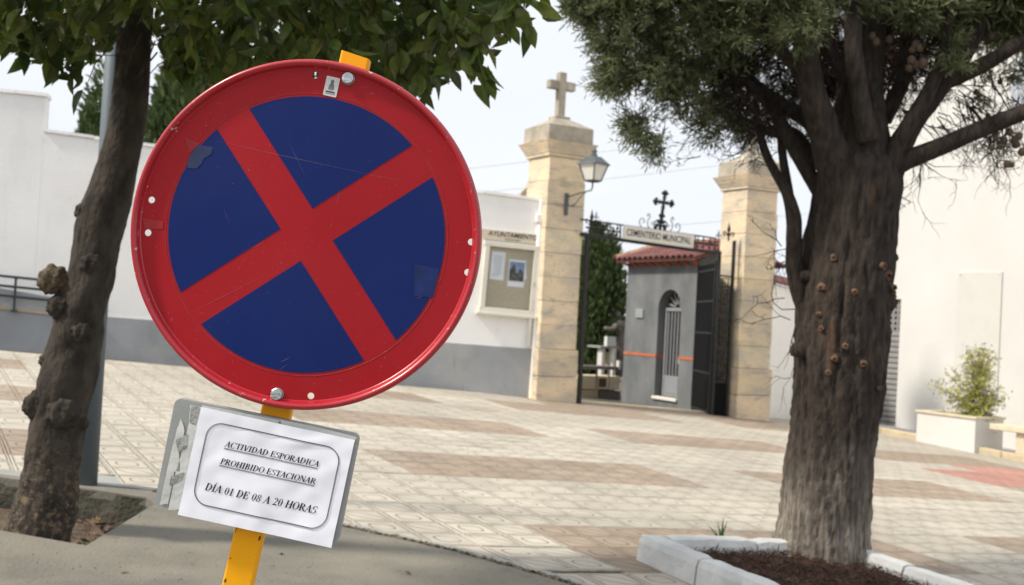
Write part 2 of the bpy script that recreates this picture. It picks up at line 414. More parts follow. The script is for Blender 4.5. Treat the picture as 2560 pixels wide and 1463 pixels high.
# ------------------------------------------------------------------ ground sheet
def sheet(name, matn, z, x0, x1, y0, y1, nx, ny):
    mb = MB(); vs = []; fs = []
    for j in range(ny + 1):
        for i in range(nx + 1):
            x = x0 + (x1 - x0) * i / nx; y = y0 + (y1 - y0) * j / ny
            vs.append((x, y, gz(x, y) + z))
    for j in range(ny):
        for i in range(nx):
            q = j * (nx + 1) + i; fs.append((q, q + 1, q + nx + 2, q + nx + 1))
    mb.add(vs, fs); return mb.build(name, matn)
def poly_with_hole(outer, inner, z):
    bm = bmesh.new(); es = []
    for lp in (outer, inner):
        if not lp: continue
        vv = [bm.verts.new((p[0], p[1], gz(p[0], p[1]) + z)) for p in lp]
        es += [bm.edges.new((vv[i], vv[(i + 1) % len(vv)])) for i in range(len(vv))]
    bmesh.ops.triangle_fill(bm, edges=es, use_beauty=True)
    return bm
mb = MB(); ys = [-60, 0, 12, 16, 18, 20, 22, 24, 26, 28, 30, 34, 40, 60, 160, 400]; xs = [-300, -60, -20, -10, -6, 6, 8, 10, 12, 16, 24, 60, 300]
vs_ = [(x, y, gz(x, y) - .014) for y in ys for x in xs]; n_ = len(xs)
mb.add(vs_, [(j * n_ + i, j * n_ + i + 1, (j + 1) * n_ + i + 1, (j + 1) * n_ + i) for j in range(len(ys) - 1) for i in range(n_ - 1) if not (xs[i] == -6 and ys[j] == 0)])
PIT = [G(-75, 1320), G(215, 1371), G(386, 1266), G(366, 1250), G(190, 1224), G(-110, 1184)]
bm = poly_with_hole([Vector((-6, 0, 0)), Vector((6, 0, 0)), Vector((6, 12, 0)), Vector((-6, 12, 0))], PIT, -.014)
mb.add([v.co[:] for v in bm.verts], [tuple(v.index for v in f.verts) for f in (bm.verts.index_update() or bm.faces)]); bm.free()
plaza = struct(mb.build('plaza', 'bedding')); plaza['label'] = 'sloping paved square'

# concrete footpath in the foreground: far edge follows the joint seen between concrete and tiles
EDGE_PX = [(-900, 1080), (-500, 1125), (0, 1191), (200, 1214), (385, 1233), (640, 1274), (870, 1322), (1000, 1351), (1130, 1381), (1290, 1424), (1430, 1466), (1640, 1545), (1900, 1660)]
EDGE = [G(u, v) for u, v in EDGE_PX]
outer = [Vector((p.x, p.y, 0)) for p in EDGE] + [Vector((3.2, 1.0, 0)), Vector((3.2, -8, 0)), Vector((-14, -8, 0)), Vector((-14, 9, 0))]
bm = poly_with_hole(outer, PIT, .014)
for f in bm.faces:
    if f.normal.z < 0: f.normal_flip()
bmesh.ops.solidify(bm, geom=bm.faces[:], thickness=.05)
me = bpy.data.meshes.new('footpath'); bm.to_mesh(me); bm.free(); me.materials.append(MATS['concrete'])
footpath = struct(place('footpath', me)); footpath['label'] = 'grey concrete footpath with a cut-out tree pit'
# extra stains on the concrete
t, b = nodes_of('concrete'); lk = b.inputs['Base Color'].links[0].from_socket
geo = t.nodes.new('ShaderNodeNewGeometry'); s1 = tex(t, geo.outputs['Position'], 26.0, 8); s2 = tex(t, geo.outputs['Position'], 3.0, 5); s3 = tex(t, geo.outputs['Position'], 190.0, 3)
c_ = mixc(t, s1.ss(.62, .72, 0, .6), lk, (.12, .105, .085)); c_ = mixc(t, s2.ss(.45, .7, 0, .45), c_, (.29, .262, .215)); c_ = mixc(t, s3.ss(.56, .70, 0, .6), c_, (.10, .09, .072)); s4 = tex(t, geo.outputs['Position'], 80.0, 3); c_ = mixc(t, s4.ss(.60, .70, 0, .5), c_, (.31, .29, .245)); s5 = tex(t, geo.outputs['Position'], 1.1, 5); c_ = mixc(t, s5.ss(.45, .62, 0, .4), c_, (.26, .235, .185))
t.links.new(c_, b.inputs['Base Color'])
# tree pit walls and soil, back wall mossy
mb = MB()
for i in range(len(PIT)):
    p, q = PIT[i], PIT[(i + 1) % len(PIT)]
    d = (q - p); nrm = Vector((-d.y, d.x, 0)).normalized() * .035
    seg = 6
    vs = []
    for k in range(seg + 1):
        r_ = p + d * (k / seg)
        for z in (.004, -.09, -.22):
            o_ = noise.noise(Vector((r_.x * 6, r_.y * 6, z * 9))) * .012
            vs.append((r_.x + nrm.x * o_ * 20, r_.y + nrm.y * o_ * 20, gz(r_.x, r_.y) + z))
    mb.add(vs, [(k * 3 + j, k * 3 + j + 1, (k + 1) * 3 + j + 1, (k + 1) * 3 + j) for k in range(seg) for j in range(2)])
pw = mb.build('pit_wall', 'concrete_moss', footpath)
mb = MB(); cc = sum(PIT, Vector((0, 0, 0))) / len(PIT); vs = []; fs = []
R_ = 10
for i in range(R_ + 1):
    for k in range(36):
        f_ = k / 36 * len(PIT); p = PIT[int(f_) % len(PIT)].lerp(PIT[(int(f_) + 1) % len(PIT)], f_ - int(f_))
        q = cc.lerp(p, i / R_ * 1.02); vs.append((q.x, q.y, gz(q.x, q.y) - .175 + .03 * noise.noise(Vector((q.x * 9, q.y * 9, 0)))))
fs = [(i * 36 + k, i * 36 + (k + 1) % 36, (i + 1) * 36 + (k + 1) % 36, (i + 1) * 36 + k) for i in range(R_) for k in range(36)]
mb.add(vs, fs); so = struct(mb.build('pit_soil', 'soil')); so['label'] = 'dry soil in the tree pit'
# leaf litter in the pit
rng = np.random.default_rng(5)
P = []; 
for i in range(140):
    a_, b_ = rng.random(), rng.random()
    q = PIT[1].lerp(PIT[2], a_).lerp(PIT[4].lerp(PIT[3], a_), b_ * .9 + .05); P.append((q.x, q.y, gz(q.x, q.y) - .165))
P = np.array(P); D_ = rng.normal(size=(140, 3)); D_[:, 2] = np.abs(D_[:, 2]) * .3; D_ /= np.linalg.norm(D_, axis=1)[:, None]
lt = stuff(place('leaf_litter', blades_mesh('leaf_litter', P, D_, rng.uniform(.03, .06, 140), rng.uniform(.012, .025, 140), 'mulch')))
lt['label'] = 'dry leaf litter on the soil of the tree pit'

# smooth mortar strip and gravelly joint along the far edge of the footpath
def strip(name, matn, off0, off1, z, i0, i1, wob=0.0, k=14, parent=None, bumpy=0.0, cols=1):
    pts = smooth_path([tuple(p) for p in EDGE[i0:i1]], k); vs = []; n = len(pts)
    for i, p in enumerate(pts):
        q0, q1 = Vector(pts[max(i - 1, 0)]), Vector(pts[min(i + 1, n - 1)]); d = (q1 - q0).normalized(); nn = Vector((-d.y, d.x, 0))
        for c in range(cols + 1):
            o_ = off0 + (off1 - off0) * c / cols
            o_ += wob * noise.noise(Vector((p[0] * 14, p[1] * 14, o_ * 5)))
            x, y = p[0] + nn.x * o_, p[1] + nn.y * o_
            vs.append((x, y, gz(x, y) + z + bumpy * noise.noise(Vector((x * 45, y * 45, c)))))
    m = cols + 1
    mb = MB(); mb.add(vs, [(i * m + c, i * m + c + 1, (i + 1) * m + c + 1, (i + 1) * m + c) for i in range(n - 1) for c in range(cols)])
    return mb.build(name, matn, parent)
ms = struct(strip('mortar_strip', 'mortar', .0, .085, .017, 3, 13, .010)); ms['label'] = 'smooth grey mortar strip between concrete and tiles'
mbd = struct(strip('mortar_bed', 'mortar', -.02, .42, .003, 0, 5, .0)); mbd['label'] = 'mortar bed beside the tree pit'
gj = stuff(strip('gravel_joint', 'gravel', -.028, .012, .020, 4, 13, .02, 40, None, .016, 4)); gj['label'] = 'crumbling gravel joint along the edge of the concrete'

# ------------------------------------------------------------------ tiles
TS = .61; A0, B0 = 3.07, 6.6
NV = Vector((SX, SY, 1)).normalized()
def tile_frame(a, b):
    p = W(a, b); x = (W(a + .05, b) - W(a - .05, b)).normalized(); y = (W(a, b + .05) - W(a, b - .05)).normalized(); y = (y - x * y.dot(x)).normalized()
    return frame_matrix(p, x, y, x.cross(y))
def tile_mesh(matn):
    h = TS / 2 - .0026; c = .006; z = .006
    vs = [(-h, -h, -.008), (h, -h, -.008), (h, h, -.008), (-h, h, -.008), (-h, -h, z - .003), (h, -h, z - .003), (h, h, z - .003), (-h, h, z - .003),
          (-h + c, -h + c, z), (h - c, -h + c, z), (h - c, h - c, z), (-h + c, h - c, z)]
    fs = [(0, 1, 5, 4), (1, 2, 6, 5), (2, 3, 7, 6), (3, 0, 4, 7), (4, 5, 9, 8), (5, 6, 10, 9), (6, 7, 11, 10), (7, 4, 8, 11), (8, 9, 10, 11)]
    me = bpy.data.meshes.new('paving_tile'); me.from_pydata(vs, [], fs); me.materials.append(MATS[matn])
    uvl = me.uv_layers.new(name='UVMap')
    for l in me.loops:
        co = me.vertices[l.vertex_index].co; uvl.data[l.index].uv = (co.x / TS + .5, co.y / TS + .5)
    me.update(); return me
TM = {k: tile_mesh(k) for k in ('tile_light', 'tile_brown', 'tile_pink')}
def inside(poly, p):
    c = False; n = len(poly)
    for i in range(n):
        a, b = poly[i], poly[(i + 1) % n]
        if (a[1] > p[1]) != (b[1] > p[1]) and p[0] < (b[0] - a[0]) * (p[1] - a[1]) / (b[1] - a[1]) + a[0]: c = not c
    return c
cand = []
for i in range(-26, 32):
    for j in range(-18, 18):
        a, b = A0 + (i + .5) * TS, B0 + (j + .5) * TS
        if b > 16.75 or a > 16.35: continue
        p = W(a, b)
        if inside(outer, p) and all(inside(outer, W(a + dx, b + dy)) for dx in (-.3, .3) for dy in (-.3, .3)): continue
        if p.y < 1: continue
        if any(inside(PIT, W(a + dx * .1, b + dy * .1)) for dx in range(-3, 4) for dy in range(-3, 4)): continue
        u, v, Z = proj(p)
        if not (-150 < u < 2710 and 700 < v < 1640): continue
        ci, cj = ((i - 1) % 7 if i >= 0 else (i + 8) % 7 if -8 <= i <= -3 else (i + 15) % 7 if i <= -11 else 6), j % 5
        k = 'tile_light'
        if ci <= 4 and cj >= 3: k = 'tile_brown'
        if 12.0 < a < 15.2 and 9.2 < b < 11.3 and (a - 12.0) * .5 > abs(b - 10.4) - .2: k = 'tile_pink'
        if 9.35 < a < 14.3 and b > 16.0: k = 'tile_brown'
        area = TS * TS * FPX * FPX / Z ** 3
        off = 0 if (0 < u < 2560 and v < 1463) else 1
        if 2560 > u and 330 < u < 1150 and v < 960: off = 2
        cand.append((off, -area, a, b, k, i, j))
cand.sort()
far_tiles = {k: [] for k in TM}
for n, (off, ar, a, b, k, i, j) in enumerate(cand):
    M = tile_frame(a, b)
    ra = rnd.uniform(-.0022, .0022); M = M @ Matrix.Translation((0, 0, rnd.uniform(-.0015, .0015))) @ Matrix.Rotation(ra, 4, 'X') @ Matrix.Rotation(rnd.uniform(-.0022, .0022), 4, 'Y')
    if (i, j) == (0, -2): M = M @ Matrix.Rotation(-.035, 4, 'X') @ Matrix.Translation((0, 0, .006))
    if n < 300:
        place('paving_tile', TM[k], plaza, M)
    else:
        far_tiles[k].append(M)
for k, Ms in far_tiles.items():
    if not Ms: continue
    V = []; F = []; UV = []
    src = TM[k]
    for M in Ms:
        o = len(V); V += [tuple(M @ v.co) for v in src.vertices]
        for p in src.polygons:
            F.append(tuple(o + i for i in p.vertices))
            for li in p.loop_indices: UV += list(src.uv_layers[0].data[li].uv)
    me = bpy.data.meshes.new('paving'); me.from_pydata(V, [], F); me.materials.append(MATS[k]); ul = me.uv_layers.new(name='UVMap'); ul.data.foreach_set('uv', UV); me.update()
    stuff(place('paving', me, plaza))
# ------------------------------------------------------------------ long boundary wall on the left
P0 = G(0, 849); P1 = pix(1338, 1000, 19.15); P1.z = 0; P0z = Vector((P0.x, P0.y, 0))
DW = (P1 - P0z); DW.z = 0; DW.normalize(); NW = Vector((DW.y, -DW.x, 0))     # NW faces the camera side
def wp(u, v, off=0.0): return on_plane(u, v, P0 + NW * off, NW)
def wall_piece(mb, pts, thick, front=0.0):
    mb.prism([p + NW * front for p in pts], -NW * thick)
def zat(x, y, v):
    lo, hi = -5.0, 12.0
    for _ in range(40):
        m = (lo + hi) / 2
        if proj((x, y, m))[1] > v: lo = m
        else: hi = m
    return lo
wall = thing('boundary_wall', P0, 'long white rendered wall with grey painted base left of the gate', 'wall')
def wbase(u):
    p = wp(u, 900); return Vector((p.x, p.y, gz(p.x, p.y) - .05))
uL, uS, uE = -420, 74, 1352
def wpt(u, v):
    p = wp(u, 880); z = zat(p.x, p.y, v); return Vector((p.x, p.y, z))
mb = MB(); wall_piece(mb, [wbase(uS), wbase(1330), wpt(uE - 4, 506), wpt(uS, 331)], .30); mb.build('wall_panel', 'white_wall', wall)
mb = MB(); wall_piece(mb, [wbase(uL), wbase(uS - .5), wpt(uS - .5, 243), wpt(uL, 190)], .32); mb.build('wall_panel', 'white_wall', wall)
mb = MB()
a_, b_ = wpt(uS + 2, 331), wpt(uE - 4, 506)
for k in range(22):      # hand-laid coping, slightly uneven
    p, q = a_.lerp(b_, k / 22), a_.lerp(b_, (k + .985) / 22); j_ = rnd.uniform(-.008, .008)
    mb.prism([p + NW * (.035) + ZD * j_, q + NW * .035 + ZD * j_, q + NW * (.03 + j_) + ZD * (.05 + j_), p + NW * (.03 + j_) + ZD * (.05 + j_)], -NW * .37)
mb.build('coping', 'white_wall', wall)
mb = MB(); a_, b_ = wpt(uL, 190), wpt(uS + 4, 243)
for k in range(6):
    p, q = a_.lerp(b_, k / 6), a_.lerp(b_, (k + .985) / 6); j_ = rnd.uniform(-.008, .008)
    mb.prism([p + NW * .035 + ZD * j_, q + NW * .035 + ZD * j_, q + NW * .03 + ZD * (.055 + j_), p + NW * .03 + ZD * (.055 + j_)], -NW * .38)
mb.build('coping', 'white_wall', wall)
mb = MB(); wall_piece(mb, [wbase(uL), wbase(1326), wpt(1331, 873), wpt(uL, 740)], .022, .020); mb.build('dado', 'grey_dado', wall)
# narrow white pilaster that closes the wall against the gate pier
mb = MB(); p = wbase(1333); q = wpt(1356, 503); h = (q.z - p.z) / 2
mb.box(Vector((p.x, p.y, p.z + h)) + NW * .03, DW, NW, ZD, .045, .07, h, .01); mb.build('pilaster', 'white_wall', wall)
# stains on the white wall
t, b = nodes_of('white_wall'); lk = b.inputs['Base Color'].links[0].from_socket
geo = t.nodes.new('ShaderNodeNewGeometry'); s1 = tex(t, geo.outputs['Position'], 2.2, 8, (1, 1, .22)); s2 = tex(t, geo.outputs['Position'], 7.0, 6); s6 = tex(t, geo.outputs['Position'], 9.0, 5, (1, 1, .06))
c_ = mixc(t, s1.ss(.52, .75, 0, .5), lk, (.78, .77, .73)); c_ = mixc(t, s2.ss(.62, .72, 0, .25), c_, (.70, .69, .65)); c_ = mixc(t, (s6.ss(.58, .72) * s1.ss(.42, .6, 0, .35)), c_, (.62, .60, .54)); t.links.new(c_, b.inputs['Base Color'])
t, b = nodes_of('grey_dado'); lk = b.inputs['Base Color'].links[0].from_socket
geo = t.nodes.new('ShaderNodeNewGeometry'); s1 = tex(t, geo.outputs['Position'], 1.3, 8); s2 = tex(t, geo.outputs['Position'], 11.0, 6, (1, 1, .2))
c_ = mixc(t, s1.ss(.45, .65, 0, .5), lk, (.44, .43, .40)); c_ = mixc(t, s2.ss(.58, .72, 0, .4), c_, (.24, .24, .235)); t.links.new(c_, b.inputs['Base Color'])

# ramp wall with railing in front of the wall, far left
ramp = thing('ramp_wall', G(-40, 846), 'grey rendered ramp wall with a pale ledge below the white wall', 'ramp')
def rp(u, v): 
    p = wp(u, 880, .10); return Vector((p.x, p.y, zat(p.x, p.y, v)))
mb = MB(); q0, q1 = rp(-420, 800), rp(205, 800)
lo0, lo1 = Vector((q0.x, q0.y, gz(q0.x, q0.y) - .05)), Vector((q1.x, q1.y, gz(q1.x, q1.y) - .05))
mb.prism([lo0, lo1, rp(205, 797), rp(-420, 726)], -NW * .07); mb.build('wall_panel', 'grey_dado', ramp)
mb = MB(); mb.prism([rp(-420, 726) + NW * .025, rp(205, 797) + NW * .025, rp(205, 791) + NW * .025, rp(-420, 720) + NW * .025], -NW * .09); mb.build('ledge', 'kerb_tan', ramp)
mb = MB(); mb.prism([rp(-420, 719), rp(205, 790), rp(205, 758), rp(-420, 650)], -NW * .06); mb.build('upper_panel', 'grey_dado', ramp)
rail = thing('ramp_railing', rp(30, 775), 'dark metal handrail with three bars on the ramp by the white wall', 'railing')
def rq(u, v): return rp(u, v) + NW * .10
for dv in (0, 24, 48):
    mb = MB(); mb.tube([rq(-420, 648 + dv), rq(200, 711 + dv)], .021, 8); mb.build('rail_bar', 'dark_rail', rail, True)
for u in (-220, 31, 190):
    mb = MB(); v0 = 690 + u * .102
    a_, b_ = rq(u, v0), rq(u, v0 + 86); b_.x, b_.y = a_.x, a_.y; b_.z = zat(b_.x, b_.y, v0 + 84)
    mb.box((a_ + b_) / 2 - NW * .02, DW, NW, ZD, .016, .02, (a_.z - b_.z) / 2, .004); mb.box(b_ - NW * .02, DW, NW, ZD, .04, .035, .02, .004); mb.build('post', 'dark_rail', rail)

# downpipe next to the pier
dp = thing('downpipe', wbase(1335), 'white downpipe with a square hopper on the wall end', 'pipe')
a_, b_ = wpt(1345, 548), wpt(1330, 868)
mb = MB(); mb.tube([a_ - DW * .09 + NW * .05, b_ - DW * .09 + NW * .05], .035, 10); mb.build('pipe', 'white_wall', dp, True)
mb = MB(); mb.box(a_ - DW * .10 + NW * .06, DW, NW, ZD, .075, .055, .07, .01); mb.build('hopper', 'white_wall', dp)

# ------------------------------------------------------------------ notice board
c0 = wpt(1262, 697); board = thing('notice_board', c0, 'glazed white municipal notice board with a tiled title panel on the wall', 'notice board')
tilt = .035
bx_, bz_ = (DW - ZD * tilt).normalized(), (ZD + DW * tilt).normalized()
K = c0.y / FPX * 1.0
pxm = proj(c0)[2] / FPX            # metres per pixel on the wall
hw, hh = 63 * pxm, 82 * pxm
mb = MB(); mb.box(c0 + NW * .02, bx_, NW, bz_, hw, .012, hh); mb.build('back_panel', 'cork', board)
fr = .085
for nm, o_, sx_, sz_ in (('frame_rail', bz_ * hh, hw + fr * .7, fr * .5), ('frame_rail', -bz_ * hh, hw + fr * .7, fr * .5), ('frame_stile', bx_ * hw, fr * .5, hh - fr * .5), ('frame_stile', -bx_ * hw, fr * .5, hh - fr * .5)):
    mb = MB(); mb.box(c0 + NW * .05 + o_, bx_, NW, bz_, sx_, .05, sz_, .008); mb.build(nm, 'cream_white', board)
mb = MB(); mb.box(c0 - bz_ * (hh + fr * .75) + NW * .07, bx_, NW, bz_, hw + fr * 1.1, .07, .022, .006); mb.build('sill', 'cream_white', board)
mb = MB(); tcn = c0 + bz_ * (hh + fr * .5 + .11) + NW * .05
mb.prism([tcn - bx_ * (hw + .06) - bz_ * .085, tcn + bx_ * (hw + .06) - bz_ * .085, tcn + bx_ * (hw + .17) + bz_ * .085, tcn - bx_ * (hw + .17) + bz_ * .085], -NW * .05); tp = mb.build('title_panel', 'tile_print', board)
text_on('AYUNTAMIENTO', .112, tcn + NW * .004 + bz_ * .022, bx_, bz_, 'ink', 'lettering', tp, .98, .0012, .25)
mb = MB()
for k in range(7):
    mb.box(tcn + NW * .003 - bz_ * .052 + bx_ * (-.12 + k * .04), bx_, NW, bz_, rnd.uniform(.004, .013), .001, rnd.uniform(.008, .016))
mb.build('lettering', 'ink', tp)
def sheet_on(mb, cx_, cz_, w_, h_, off=.036): mb.box(c0 + bx_ * cx_ + bz_ * cz_ + NW * off, bx_, NW, bz_, w_, .001, h_)
mb = MB(); sheet_on(mb, -.22, .20, .12, .24); lf = mb.build('leaflet', 'paper', board)
mb = MB()
for k in range(9): sheet_on(mb, -.22 + rnd.uniform(-.02, .02), .36 - k * .04, rnd.uniform(.05, .09), .004, .0385)
mb.build('print_lines', 'ink_grey', lf)
mb = MB(); sheet_on(mb, .12, .10, .145, .23, .037); pst = mb.build('poster', 'paper', board)
mat('poster_blue', (.30, .40, .62), .7, .15, 9); mat('poster_dark', (.16, .16, .14), .8, .3, 14)
mb = MB(); sheet_on(mb, .12, .13, .13, .165, .0395); mb.build('picture_sky', 'poster_blue', pst)
mb = MB()
def zz(x, z): return c0 + bx_ * (.12 + x) + bz_ * (.13 + z) + NW * .0415
mb.prism([zz(-.128, -.16), zz(.128, -.16), zz(.12, -.02), zz(.07, .05), (zz(.05, .06)), zz(.03, -.02), zz(-.02, -.03), zz(-.03, .10), zz(-.06, .13), zz(-.09, .07), zz(-.125, .02)], NW * .001); mb.build('picture_towers', 'poster_dark', pst)
mb = MB(); mb.prism([zz(.14, .16), zz(.18, -.10), zz(.145, -.14)], NW * .001); mb.build('torn_corner', 'paper', pst)
m = mat('pane_glass', (.9, .92, .92), .05, .0, 3); t, b = nodes_of('pane_glass'); b.inputs['Transmission Weight'].default_value = 1.0; b.inputs['IOR'].default_value = 1.02
mb = MB(); mb.box(c0 + NW * .075, bx_, NW, bz_, hw - fr * .4, .002, hh - fr * .4); mb.build('glass_pane', 'pane_glass', board)
mb = MB(); mb.box(c0 + bx_ * hw + NW * .103 - bz_ * .06, bx_, NW, bz_, .012, .006, .03, .003); mb.build('lock', 'zinc', board)

# ------------------------------------------------------------------ gate piers
PW = .74
def pier(a0, b0, vtop, vpl, label, dz=0.0, ncourse=8):
    fc = W(a0, b0); base = W(a0 + PW / 2, b0 + PW / 2)
    t = thing('gate_pier', base, label, 'pillar', 'stone piers of the cemetery gate')
    cx_, cy_ = base.x, base.y
    zt = zat(fc.x, fc.y, vtop); zp = zat(fc.x, fc.y, vpl); zb = min(W(a, b).z for a in (a0, a0 + PW) for b in (b0, b0 + PW)) - .06
    ctr = lambda z: Vector((cx_, cy_, z))
    # plinth: two courses a little wider
    zs = [zb, zb + (zp - zb) * .52, zp]
    for k in range(2):
        mb = MB(); h = (zs[k + 1] - zs[k]) / 2 - .004; e = .035 + rnd.uniform(-.006, .006)
        mb.box(ctr((zs[k] + zs[k + 1]) / 2), UD, VD, ZD, PW / 2 + e, PW / 2 + e, h, .012); mb.build('stone_block', 'stone', t)
    hc = (zt - zp) / ncourse
    for k in range(ncourse):
        mb = MB(); e = rnd.uniform(-.008, .006); z = zp + hc * (k + .5); o = UD * rnd.uniform(-.005, .005) + VD * rnd.uniform(-.005, .005)
        q_ = rnd.uniform(-.012, .012); mb.box(ctr(z) + o, (UD + VD * q_).normalized(), (VD - UD * q_).normalized(), ZD, PW / 2 + e, PW / 2 + e, hc / 2 - .002, .008); mb.build('stone_block', 'stone', t)
    mb = MB(); mb.box(ctr((zb + zt) / 2), UD, VD, ZD, PW / 2 - .035, PW / 2 - .035, (zt - zb) / 2); mb.build('joint_core', 'grey_stone', t)
    # cornice, block, pyramid
    mb = MB(); mb.box(ctr(zt + .03), UD, VD, ZD, PW / 2 + .03, PW / 2 + .03, .028, .01); mb.build('neck_moulding', 'stone', t)
    mb = MB(); mb.frustum(ctr(zt + .06), UD, VD, ZD, .20, PW / 2 + .035, PW / 2 + .035, .515, .515); mb.build('cornice', 'stone', t)
    mb = MB(); mb.box(ctr(zt + .265 + .135), UD, VD, ZD, .445, .445, .135, .015); mb.build('cap_block', 'grey_stone', t)
    mb = MB(); mb.frustum(ctr(zt + .535), UD, VD, ZD, .17, .44, .44, .13, .13); cp = mb.build('cap_pyramid', 'grey_stone', t)
    mb = MB(); mb.box(ctr(zt + .72), UD, VD, ZD, .15, .13, .035, .01); mb.build('cross_base', 'grey_stone', t)
    zc = zt + .755; s_ = .072
    mb = MB(); mb.box(ctr(zc + .39), UD, VD, ZD, s_, s_ * .95, .39, .012); cs = mb.build('cross_shaft', 'grey_stone', t)
    for sg in (-1, 1):
        mb = MB(); mb.box(ctr(zc + .55) + UD * sg * (s_ + .095), UD, VD, ZD, .095, s_ * .93, .075, .012); mb.build('cross_arm', 'grey_stone', t)
    return t, zt
pierL, ztL = pier(9.35, 16.5, 389, 872, 'tall sandstone gate pier with a cross and a lantern bracket')
pierR, ztR = pier(13.5, 16.3, 472, 921, 'sandstone gate pier partly hidden by the cypress branches')
t, b = nodes_of('stone'); lk = b.inputs['Base Color'].links[0].from_socket
geo = t.nodes.new('ShaderNodeNewGeometry'); s1 = tex(t, geo.outputs['Position'], 2.6, 9, (1, 1, 3.0)); s2 = tex(t, geo.outputs['Position'], 22.0, 6)
c_ = mixc(t, s1.ss(.56, .68, 0, .55), lk, (.36, .33, .275)); c_ = mixc(t, s2.ss(.60, .72, 0, .5), c_, (.33, .27, .19)); t.links.new(c_, b.inputs['Base Color'])
# carved stone scroll beside the left pier above the wall
mb = MB(); sc = pix(1322, 470, 19.9)
pts = [(-.16, -.28), (.16, -.28), (.16, .22), (.08, .20), (.02, .10), (-.04, .0), (-.12, -.08), (-.17, -.18)]
mb.prism([sc + DW * x + ZD * z for x, z in pts], -NW * .3); tag(mb.build('stone_scroll', 'grey_stone'), 'carved stone scroll between the white wall and the gate pier', 'stone ornament')

# ------------------------------------------------------------------ wall lantern
pf = W(9.35, 16.5); FN = -VD                                  # face normal of the front of the pier
fr_p = lambda u, v, off=0.0: on_plane(u, v, pf + FN * off, VD)
plc = fr_p(1416, 511, .02)
lan = thing('wall_lantern', plc, 'old wrought iron lantern with milky panes on the gate pier', 'lantern')
mb = MB(); mb.box(plc, UD, VD, ZD, .035, .02, .19, .008); mb.build('bracket_plate', 'lamp_metal', lan)
lc = Vector((0, 0, 0)); arm0 = fr_p(1421, 492, .03); arm1 = arm0 + FN * .70 + ZD * .06 + UD * .02
mb = MB(); mb.tube([arm0, arm0.lerp(arm1, .5) + ZD * .005, arm1, arm1 + ZD * .05 + FN * .03, arm1 + ZD * .13 + FN * .03], .013, 8)
sp_ = [(arm0 + FN * .02 - ZD * .14), arm0 + FN * .14 - ZD * .17, arm0 + FN * .26 - ZD * .13, arm0 + FN * .42 - ZD * .02, arm0 + FN * .55 + ZD * .03]
mb.tube([Vector(p) for p in smooth_path([tuple(p) for p in sp_], 4)], .009, 6)
mb.ball(arm0 + FN * .17 - ZD * .16, .03); mb.build('bracket_arm', 'lamp_metal', lan, True)
lb = arm1 + ZD * .13 + FN * .03
ca, sa = math.cos(.35), math.sin(.35)
lx = (UD * math.cos(math.radians(17)) + VD * math.sin(math.radians(17))); ly = Vector((-lx.y, lx.x, 0))
def lp(x, y, z): return lb + lx * x + ly * y + ZD * z
h0, h1, zb_, zt_ = .095, .168, .03, .285
for k in range(4):
    c1, c2 = [(-1, -1), (1, -1), (1, 1), (-1, 1)][k], [(1, -1), (1, 1), (-1, 1), (-1, -1)][k]
    mb = MB(); q = [lp(c1[0] * h0 * .95, c1[1] * h0 * .95, zb_), lp(c2[0] * h0 * .95, c2[1] * h0 * .95, zb_), lp(c2[0] * h1 * .95, c2[1] * h1 * .95, zt_), lp(c1[0] * h1 * .95, c1[1] * h1 * .95, zt_)]
    ctr_ = (q[0] + q[1]) / 2 - lp(0, 0, zb_); ctr_.normalize()
    mb.prism(q, ctr_ * .004); mb.build('pane', 'glass_milky', lan)
mb = MB()
for c1 in [(-1, -1), (1, -1), (1, 1), (-1, 1)]: mb.tube([lp(c1[0] * h0, c1[1] * h0, zb_ - .01), lp(c1[0] * h1, c1[1] * h1, zt_)], .012, 6)
mb.frustum(lp(0, 0, zb_ - .03), lx, ly, ZD, .03, h0 * .8, h0 * .8, h0 + .015, h0 + .015)
mb.build('lantern_frame', 'lamp_metal', lan)
mb = MB(); mb.frustum(lp(0, 0, zt_), lx, ly, ZD, .03, h1 + .03, h1 + .03, h1 + .02, h1 + .02); mb.frustum(lp(0, 0, zt_ + .03), lx, ly, ZD, .11, h1 + .015, h1 + .015, .085, .085)
mb.build('lantern_roof', 'lamp_metal', lan)
mb = MB(); mb.lathe([(.05, zt_ + .14), (.06, zt_ + .17), (.03, zt_ + .20), (.055, zt_ + .23), (.03, zt_ + .26), (.001, zt_ + .29)], lb, lx, ly, ZD, 12); mb.build('lantern_finial', 'lamp_metal', lan, True)

# ------------------------------------------------------------------ iron gate: beam with lettering, crest, side panel, open leaf
GB = 16.47
gp0 = Wz(10.2, GB, 0)
def gq(u, v, off=0.0): return on_plane(u, v, gp0 - VD * off, VD)
gate = thing('cemetery_gate', W(11.8, GB), 'black wrought iron cemetery gate with lettered beam, cross crest and open leaf', 'gate')
mb = MB()
mb.tube([gq(1452, 548), gq(1790, 596)], .013, 6); mb.build('top_rail', 'iron', gate)
mb = MB(); a_, b_ = gq(1452, 586), gq(1792, 633); d_ = (b_ - a_).normalized(); nrm_ = d_.cross(VD).normalized()
mb.box((a_ + b_) / 2, d_, VD, d_.cross(VD), (b_ - a_).length / 2, .025, .03); mb.build('bottom_rail', 'iron', gate)
BD = d_; BU = (ZD - BD * BD.dot(ZD)).normalized()
